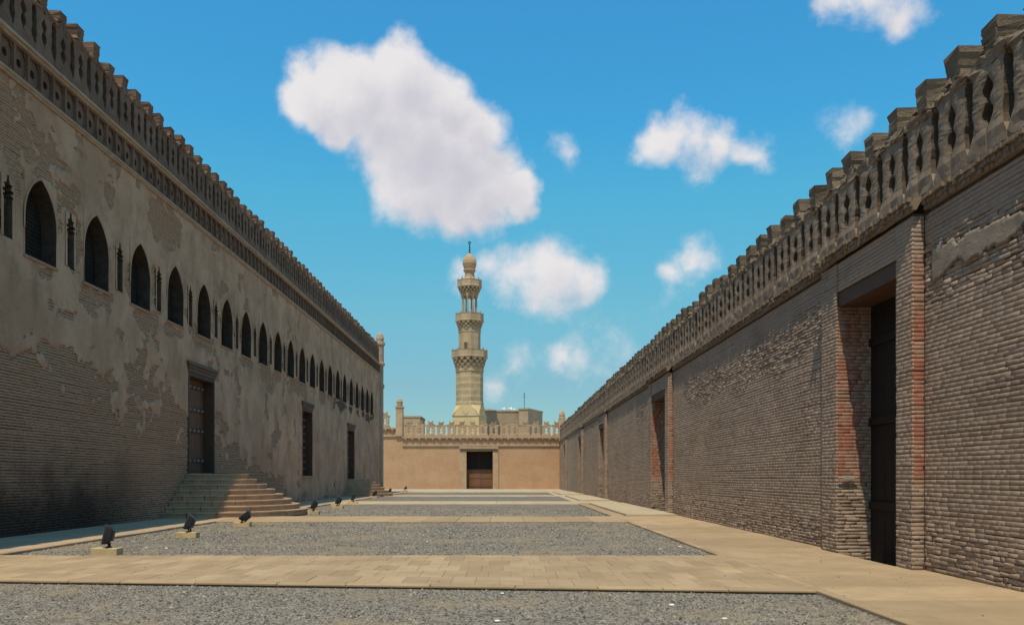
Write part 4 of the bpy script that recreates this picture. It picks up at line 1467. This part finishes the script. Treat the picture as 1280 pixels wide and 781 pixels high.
def balcony(y_bot, y_mid, y_top, r_bot, r_top, par, name='balcony'):
    """muqarnas tiers stepping out under a parapet"""
    o = bpy.data.objects.new(name, None); COL.objects.link(o); o.parent = mn
    tiers = 4
    mq = MB(); mq.lathe(oct_([(r_bot, y_bot), (r_bot, y_mid)]), 16, (0, 0), R8)
    for t in range(tiers):
        ya = y_bot + (y_mid - y_bot) * t / tiers; yb = y_bot + (y_mid - y_bot) * (t + 1) / tiers
        r0 = r_bot + (r_top - r_bot) * (t + .2) / tiers; r1 = r_bot + (r_top - r_bot) * (t + 1) / tiers
        nn = 16
        for k in range(nn):
            a = R8 + 2 * math.pi * (k + .5 * (t % 2)) / nn
            da = math.pi / nn * .8
            zA, zB = mh(ya), mh(yb)
            vv = []
            for (r, z, d) in ((r_bot * .9, zA, da), (r_bot * .9, zB, da), (r1, zB, da), (r0, zA, da * .35)):
                for s in (-1, 1): vv.append((r * kM * math.cos(a + s * d), r * kM * math.sin(a + s * d), z))
            mq.add(vv, [(0, 1, 3, 2), (2, 3, 5, 4), (4, 5, 7, 6), (6, 7, 1, 0), (0, 2, 4, 6), (1, 7, 5, 3)])
    mq.build('muqarnas', M['min_m'], o)
    pr = MB(); pr.lathe(oct_([(r_top, y_mid), (r_top + .6, y_mid - .6), (r_top + .6, y_mid - 1.6), (r_top, y_mid - 2), (r_top, y_top + .6), (r_top + .4, y_top + .3), (r_top + .4, y_top),
                               (r_top - 2, y_top), (r_top - 2, y_mid - 1), (0.5, y_mid - 1)]), 8, (0, 0), R8)
    pr.build('parapet', M['min'], o)
    for k in range(8):
        a = R8 + 2 * math.pi * k / 8
        pb = MB(); r = (r_top - .6) * kM / .97
        pb.lathe([(par, mh(y_mid - 1)), (par, mh(y_top - 1.2)), (par * 1.2, mh(y_top - 1.3)), (par * .9, mh(y_top - 2.2)), (.02, mh(y_top - 3.2))], 8, (r * math.cos(a), r * math.sin(a)))
        pb.build('parapet_post', M['min_d'], o)
    return o


balcony(462.5, 448, 438.5, 17, 21.5, .13)
mpart('shaft', [(14.2, 449), (14.2, 442), (13.3, 441), (13.3, 417), (13.8, 416), (13.8, 412)], 'min')
mw = MB()
aw = -math.pi / 2 - .13
for i_, (w_, y0_, y1_) in enumerate(((1.9, 438, 433), (1.5, 433.02, 431.5), (.8, 431.52, 430.3))):
    x_ = -4.2 * kM
    mw.box(x_ - w_ * kM, x_ + w_ * kM, -13.45 * kM, -11 * kM, mh(y0_), mh(y1_))
mw.build('window', M['grille'], mn)
wf_ = MB(); x_ = -4.2 * kM
wf_.box(x_ - 2.7 * kM, x_ - 1.92 * kM, -13.6 * kM, -11 * kM, mh(438.2), mh(430)); wf_.box(x_ + 1.92 * kM, x_ + 2.7 * kM, -13.6 * kM, -11 * kM, mh(438.2), mh(430))
wf_.box(x_ - 2.7 * kM, x_ + 2.7 * kM, -13.6 * kM, -11 * kM, mh(429.98), mh(429))
wf_.build('window_surround', M['min'], mn)
balcony(413, 403, 393, 13.6, 17, .1)
for k in range(8):
    a = R8 + 2 * math.pi * (k + .5) / 8
    r = 8.8 * kM
    cb_ = MB()
    cb_.lathe([(.26, mh(395)), (.26, mh(393.5)), (.16, mh(393)), (.13, mh(374)), (.2, mh(373)), (.3, mh(370)), (.34, mh(367))], 10, (r * math.cos(a), r * math.sin(a)))
    cb_.build('column', M['min'], mn)
balcony(371.5, 360, 351, 9.6, 14.6, .1, 'crown')
mpart('neck', [(9, 362), (8.5, 350), (6.2, 347), (5.6, 342), (6.5, 340), (7.6, 338.6), (7.6, 337.4), (6.4, 336.8)], 'far_trim', 16)
mpart('bulb', [(6.2, 337), (7.4, 334.5), (8.5, 330), (8.2, 326), (6.8, 322.5), (4.6, 319.8), (2.2, 318), (.9, 316.8), (.4, 316)], 'far_trim', 20)
fi = MB(); fi.tube((0, 0, mh(317)), (0, 0, mh(305)), .06)
for yy_, rr_ in ((315.5, 1.3), (312.5, 1.25), (309.5, 1.15), (306.8, .95)):
    fi.lathe([(.05, mh(yy_) - rr_ * kM), (rr_ * kM * .8, mh(yy_) - rr_ * kM * .5), (rr_ * kM, mh(yy_)), (rr_ * kM * .8, mh(yy_) + rr_ * kM * .5), (.05, mh(yy_) + rr_ * kM)], 10)
for k in range(14):
    a0, a1 = 2 * math.pi * k / 14, 2 * math.pi * (k + 1) / 14; R_ = 1.3 * kM
    fi.tube((R_ * math.cos(a0), 0, mh(303.4) + R_ * math.sin(a0)), (R_ * math.cos(a1), 0, mh(303.4) + R_ * math.sin(a1)), .07, 6)
fi.build('finial', M['iron'], mn)

# ------------------------------------------------------------------ roofs behind the end wall
ZB = 150.0; kB = ZB / F
def bx_(px): return (px - 632) * kB
def bh(py): return (596 - py) * kB + EYE
M['bld'] = mat_stone("brown_render", (.30, .215, .145), (.38, .28, .195), .6, bumpd=.03)
M['bld2'] = mat_stone("tan_render", (.36, .255, .165), (.44, .325, .22), .6, bumpd=.03)


def building(name, label, x0, x1, ytop, z0, z1, mat, cap=True):
    o = thing(name, label, 'building', ((bx_(x0) + bx_(x1)) / 2, z0, 0))
    w_ = (bx_(x1) - bx_(x0)) / 2
    mb = MB(); mb.box(-w_, w_, 0, z1 - z0, -.1, bh(ytop)); mb.build('wall', M[mat], o)
    if cap:
        mb = MB()
        mb.box(-w_ - .1, w_ + .1, -.1, .15, bh(ytop), bh(ytop) + .25); mb.box(-w_ - .1, -w_ + .15, .151, z1 - z0 + .1, bh(ytop), bh(ytop) + .25)
        mb.box(w_ - .15, w_ + .1, .151, z1 - z0 + .1, bh(ytop), bh(ytop) + .25)
        mb.build('parapet', M[mat], o)
    for k in range(3):
        xx = -w_ + 2 * w_ * (k + .5) / 3
        f_ = MB(); f_.box(xx - .45, xx + .45, -.05, -.001, 4.6, 6.0); fo = f_.build('window', M['wood'], o)
        p_ = MB(); p_.box(xx - .36, xx + .36, -.07, -.051, 4.7, 5.9); p_.build('pane', M['glass'], fo)
    return o


building('flat_roofed_house', 'long brown flat roofed house showing behind the end wall beside the minaret', 606, 650, 514.5, ZB, ZB + 9, 'bld')
b2 = building('corner_house', 'tan corner house with a flat roof, right of the long brown house', 648, 660, 513, ZB - 2, ZB + 6, 'bld2')
b2.rotation_euler = (0, 0, -.35)
building('low_house', 'low tan house behind the left part of the end wall crenellations', 509, 531, 525.5, ZB - 8, ZB, 'bld2')
tk = thing('rubble_hut', 'dark rounded heap of roof clutter beside the minaret shoulder', 'roof hut', (bx_(612), ZB + 3, bh(514.5)))
mb = MB(); mb.lathe([(1.0, 0), (1.05, .3), (.9, .6), (.5, .75), (.05, .8)], 9, (-.4, 0)); mb.build('heap', M['bld'], tk)
mb = MB(); mb.lathe([(.6, 0), (.65, .25), (.4, .5), (.05, .55)], 7, (.9, .1)); mb.build('heap', M['wood'], tk)


def dish(px, py, label, s=1.0):
    o = thing('satellite_dish', label, 'satellite dish', (bx_(px), ZB + .4, bh(py)), group='satellite dishes on the brown roof')
    mb = MB(); mb.lathe([(.03, 0), (.25, .04), (.45, .14), (.55, .25), (.545, .26), (.44, .16), (.24, .06), (.03, .02)], 14)
    d = mb.build('reflector', M['white'], o, loc=(0, 0, .9 * s)); d.rotation_euler = (math.radians(60), 0, .5); d.scale = (s, s, s)
    mb = MB(); mb.tube((0, .1, 0), (0, .1, .9 * s), .04); mb.build('mast', M['iron'], o)
    mb = MB(); mb.tube((0, 0, .9 * s), (.25 * s, -.5 * s, 1.2 * s), .025); mb.build('feed_arm', M['iron'], o)
    return o


dish(628.5, 514, 'small satellite dish on the brown roof, right of the minaret and leftmost of three', .6)
dish(637, 514, 'satellite dish on the brown roof, middle one of three', .65)
dish(641.5, 514, 'satellite dish on the brown roof nearest the antenna', .5)
an = thing('roof_antenna', 'thin tall antenna mast rising from the tan corner house', 'antenna', (bx_(655.5), ZB + 1, bh(512)))
mb = MB(); mb.tube((0, 0, 0), (0, 0, 3.0), .045, 6); mb.build('mast', M['iron'], an)
for k, (z_, l_) in enumerate(((2.2, .35), (2.5, .3), (2.8, .22))):
    mb = MB(); mb.tube((-l_, 0, z_), (l_, 0, z_), .02, 5); mb.build('element', M['iron'], an)

# ------------------------------------------------------------------ floodlights
def floodlight_proto():
    o = thing('floodlight', 'x', 'floodlight', (0, 0, 0))
    mb = MB(); mb.box(-.29, .29, -.17, .17, 0, .17); bevel_mod(mb.build('base_block', M['block'], o), .012)
    y_ = MB()
    y_.box(-.06, -.02, -.18, -.165, .19, .33); y_.box(-.06, -.02, .165, .18, .19, .33); y_.box(-.08, .02, -.18, .18, .171, .189)
    y_.tube((-.04, -.2, .31), (-.04, -.12, .31), .022); y_.tube((-.04, .12, .31), (-.04, .2, .31), .022)
    yo = y_.build('yoke', M['iron'], o)
    h = MB()
    # housing: tapered body, aimed along +x of its own frame
    def ring(x, a, b, n=16): return [(x, a * math.copysign(abs(math.cos(t)) ** .28, math.cos(t)), b * math.copysign(abs(math.sin(t)) ** .28, math.sin(t))) for t in [2 * math.pi * k / n for k in range(n)]]
    rings = [ring(-.09, .10, .17), ring(-.08, .11, .185), ring(-.02, .125, .205), ring(.02, .13, .215), ring(.03, .14, .225), ring(.075, .14, .225)]
    v = [p for r in rings for p in r]; n = 16; f = []
    for i in range(len(rings) - 1):
        for k in range(n): f.append((i * n + k, i * n + (k + 1) % n, (i + 1) * n + (k + 1) % n, (i + 1) * n + k))
    f += [tuple(range(n))[::-1], tuple(range((len(rings) - 1) * n, len(rings) * n))]
    h.add(v, f)
    for k in range(5):
        y0_ = -.08 + k * .04
        h.box(-.15, -.06, y0_ - .005, y0_ + .005, -.11, .11)
    h.v = [(x_, y__, z_ + .19) for x_, y__, z_ in h.v]
    hs_ = h.build('housing', M['steel'], o, loc=(-.04, 0, .27))
    gl = MB(); v = [(p[0], p[1], p[2] + .19) for p in ring(.077, .13, .195)]; w2 = [(p[0] + .006, p[1], p[2]) for p in v]; gl.add(v + w2, [tuple(range(16, 32)), tuple(range(16))[::-1]] + [(k, (k + 1) % 16, 16 + (k + 1) % 16, 16 + k) for k in range(16)])
    gl.build('lens', M['glass'], hs_)
    vs_ = MB(); vs_.box(.076, .095, -.14, .14, .40, .412); vs_.build('visor', M['steel'], hs_)
    return o


def copy_tree(o, parent=None):
    c = o.copy(); COL.objects.link(c)
    if parent is not None: c.parent = parent
    for ch in list(o.children): copy_tree(ch, c)
    return c


LAMPS = [(134, 690, 12, 200, 'largest and nearest black floodlight on a yellow block at the left corner of the gravel'),
         (235, 669, 22, 190, 'black upright floodlight on a yellow block, second nearest, left of the stairs'),
         (303, 656, 52, 178, 'black floodlight tilted low to the right, in front of the large stairs'),
         (391, 641, 28, 185, 'black floodlight just past the right foot of the large stairs'),
         (422, 634, 28, 175, 'black floodlight on gravel below the lattice window'),
         (441, 629, 14, 190, 'upright floodlight between the lattice window and the far stairs'),
         (467, 621.5, 45, 180, 'small tilted floodlight in front of the far stairs'),
         (486, 617.5, 40, 180, 'small floodlight at the right foot of the far stairs'),
         (506, 613.4, 40, 185, 'most distant small floodlight, by the end wall left of the door')]
proto = floodlight_proto()
for i, (px, py, tilt, az, lab) in enumerate(LAMPS):
    o = proto if i == 0 else copy_tree(proto)
    Y = EYE * F / (py - 596); X = (px - 632) * Y / F
    o.location = (X, Y, -.06)
    o['label'] = lab; o['group'] = 'floodlights standing along the gravel edge'
    s = .92 if i < 3 else 1.0
    o.scale = (s, s, s)
    for ch in o.children:
        if ch.name.startswith('housing'):
            ch.rotation_euler = (0, math.radians(-tilt), math.radians(az))
        if ch.name.startswith('yoke'):
            ch.rotation_euler = (0, 0, math.radians(az))

# pale stones lying on the gravel
pm = bpy.data.meshes.new('pale_stone')
bm = bmesh.new(); bmesh.ops.create_icosphere(bm, subdivisions=2, radius=1)
for v_ in bm.verts:
    k = .8 + .4 * float(fbm(np.array([v_.co.x * 1.7 + v_.co.z]), np.array([v_.co.y * 1.7]), 9, 2)[0])
    v_.co *= k; v_.co.z *= .42
bm.to_mesh(pm); bm.free(); pm.materials.append(M['white'])
ST = [(840, 756, .05, 'largest white stone lying on the near gravel towards the right'), (622, 776, .04, 'white stone at the bottom edge of the near gravel, middle of the view'),
      (628, 741.5, .035, 'small flat white stone just in front of the first path'), (906, 773, .035, 'small white stone near the bottom right of the near gravel'),
      (850, 683, .045, 'white stone at the far right tip of the second gravel bed'), (826, 686, .035, 'tiny white stone left of another at the second bed corner'),
      (534, 677, .035, 'tiny white stone alone in the middle of the second gravel bed'), (208, 685, .05, 'white stone right of the nearest floodlight on the gravel'),
      (183, 684.5, .035, 'tiny white stone close beside the nearest floodlight block')]
for px, py, r_, lab in ST:
    Y = (EYE + .05) * F / (py - 596); X = (px - 632) * Y / F
    o = link('pale_stone', pm, None, None, loc=(X, Y, -.045), scale=(r_ * .95, r_ * .75, r_ * .75), rz=random.random() * 6)
    tag(o, lab, 'stone', 'white stones scattered on the gravel')
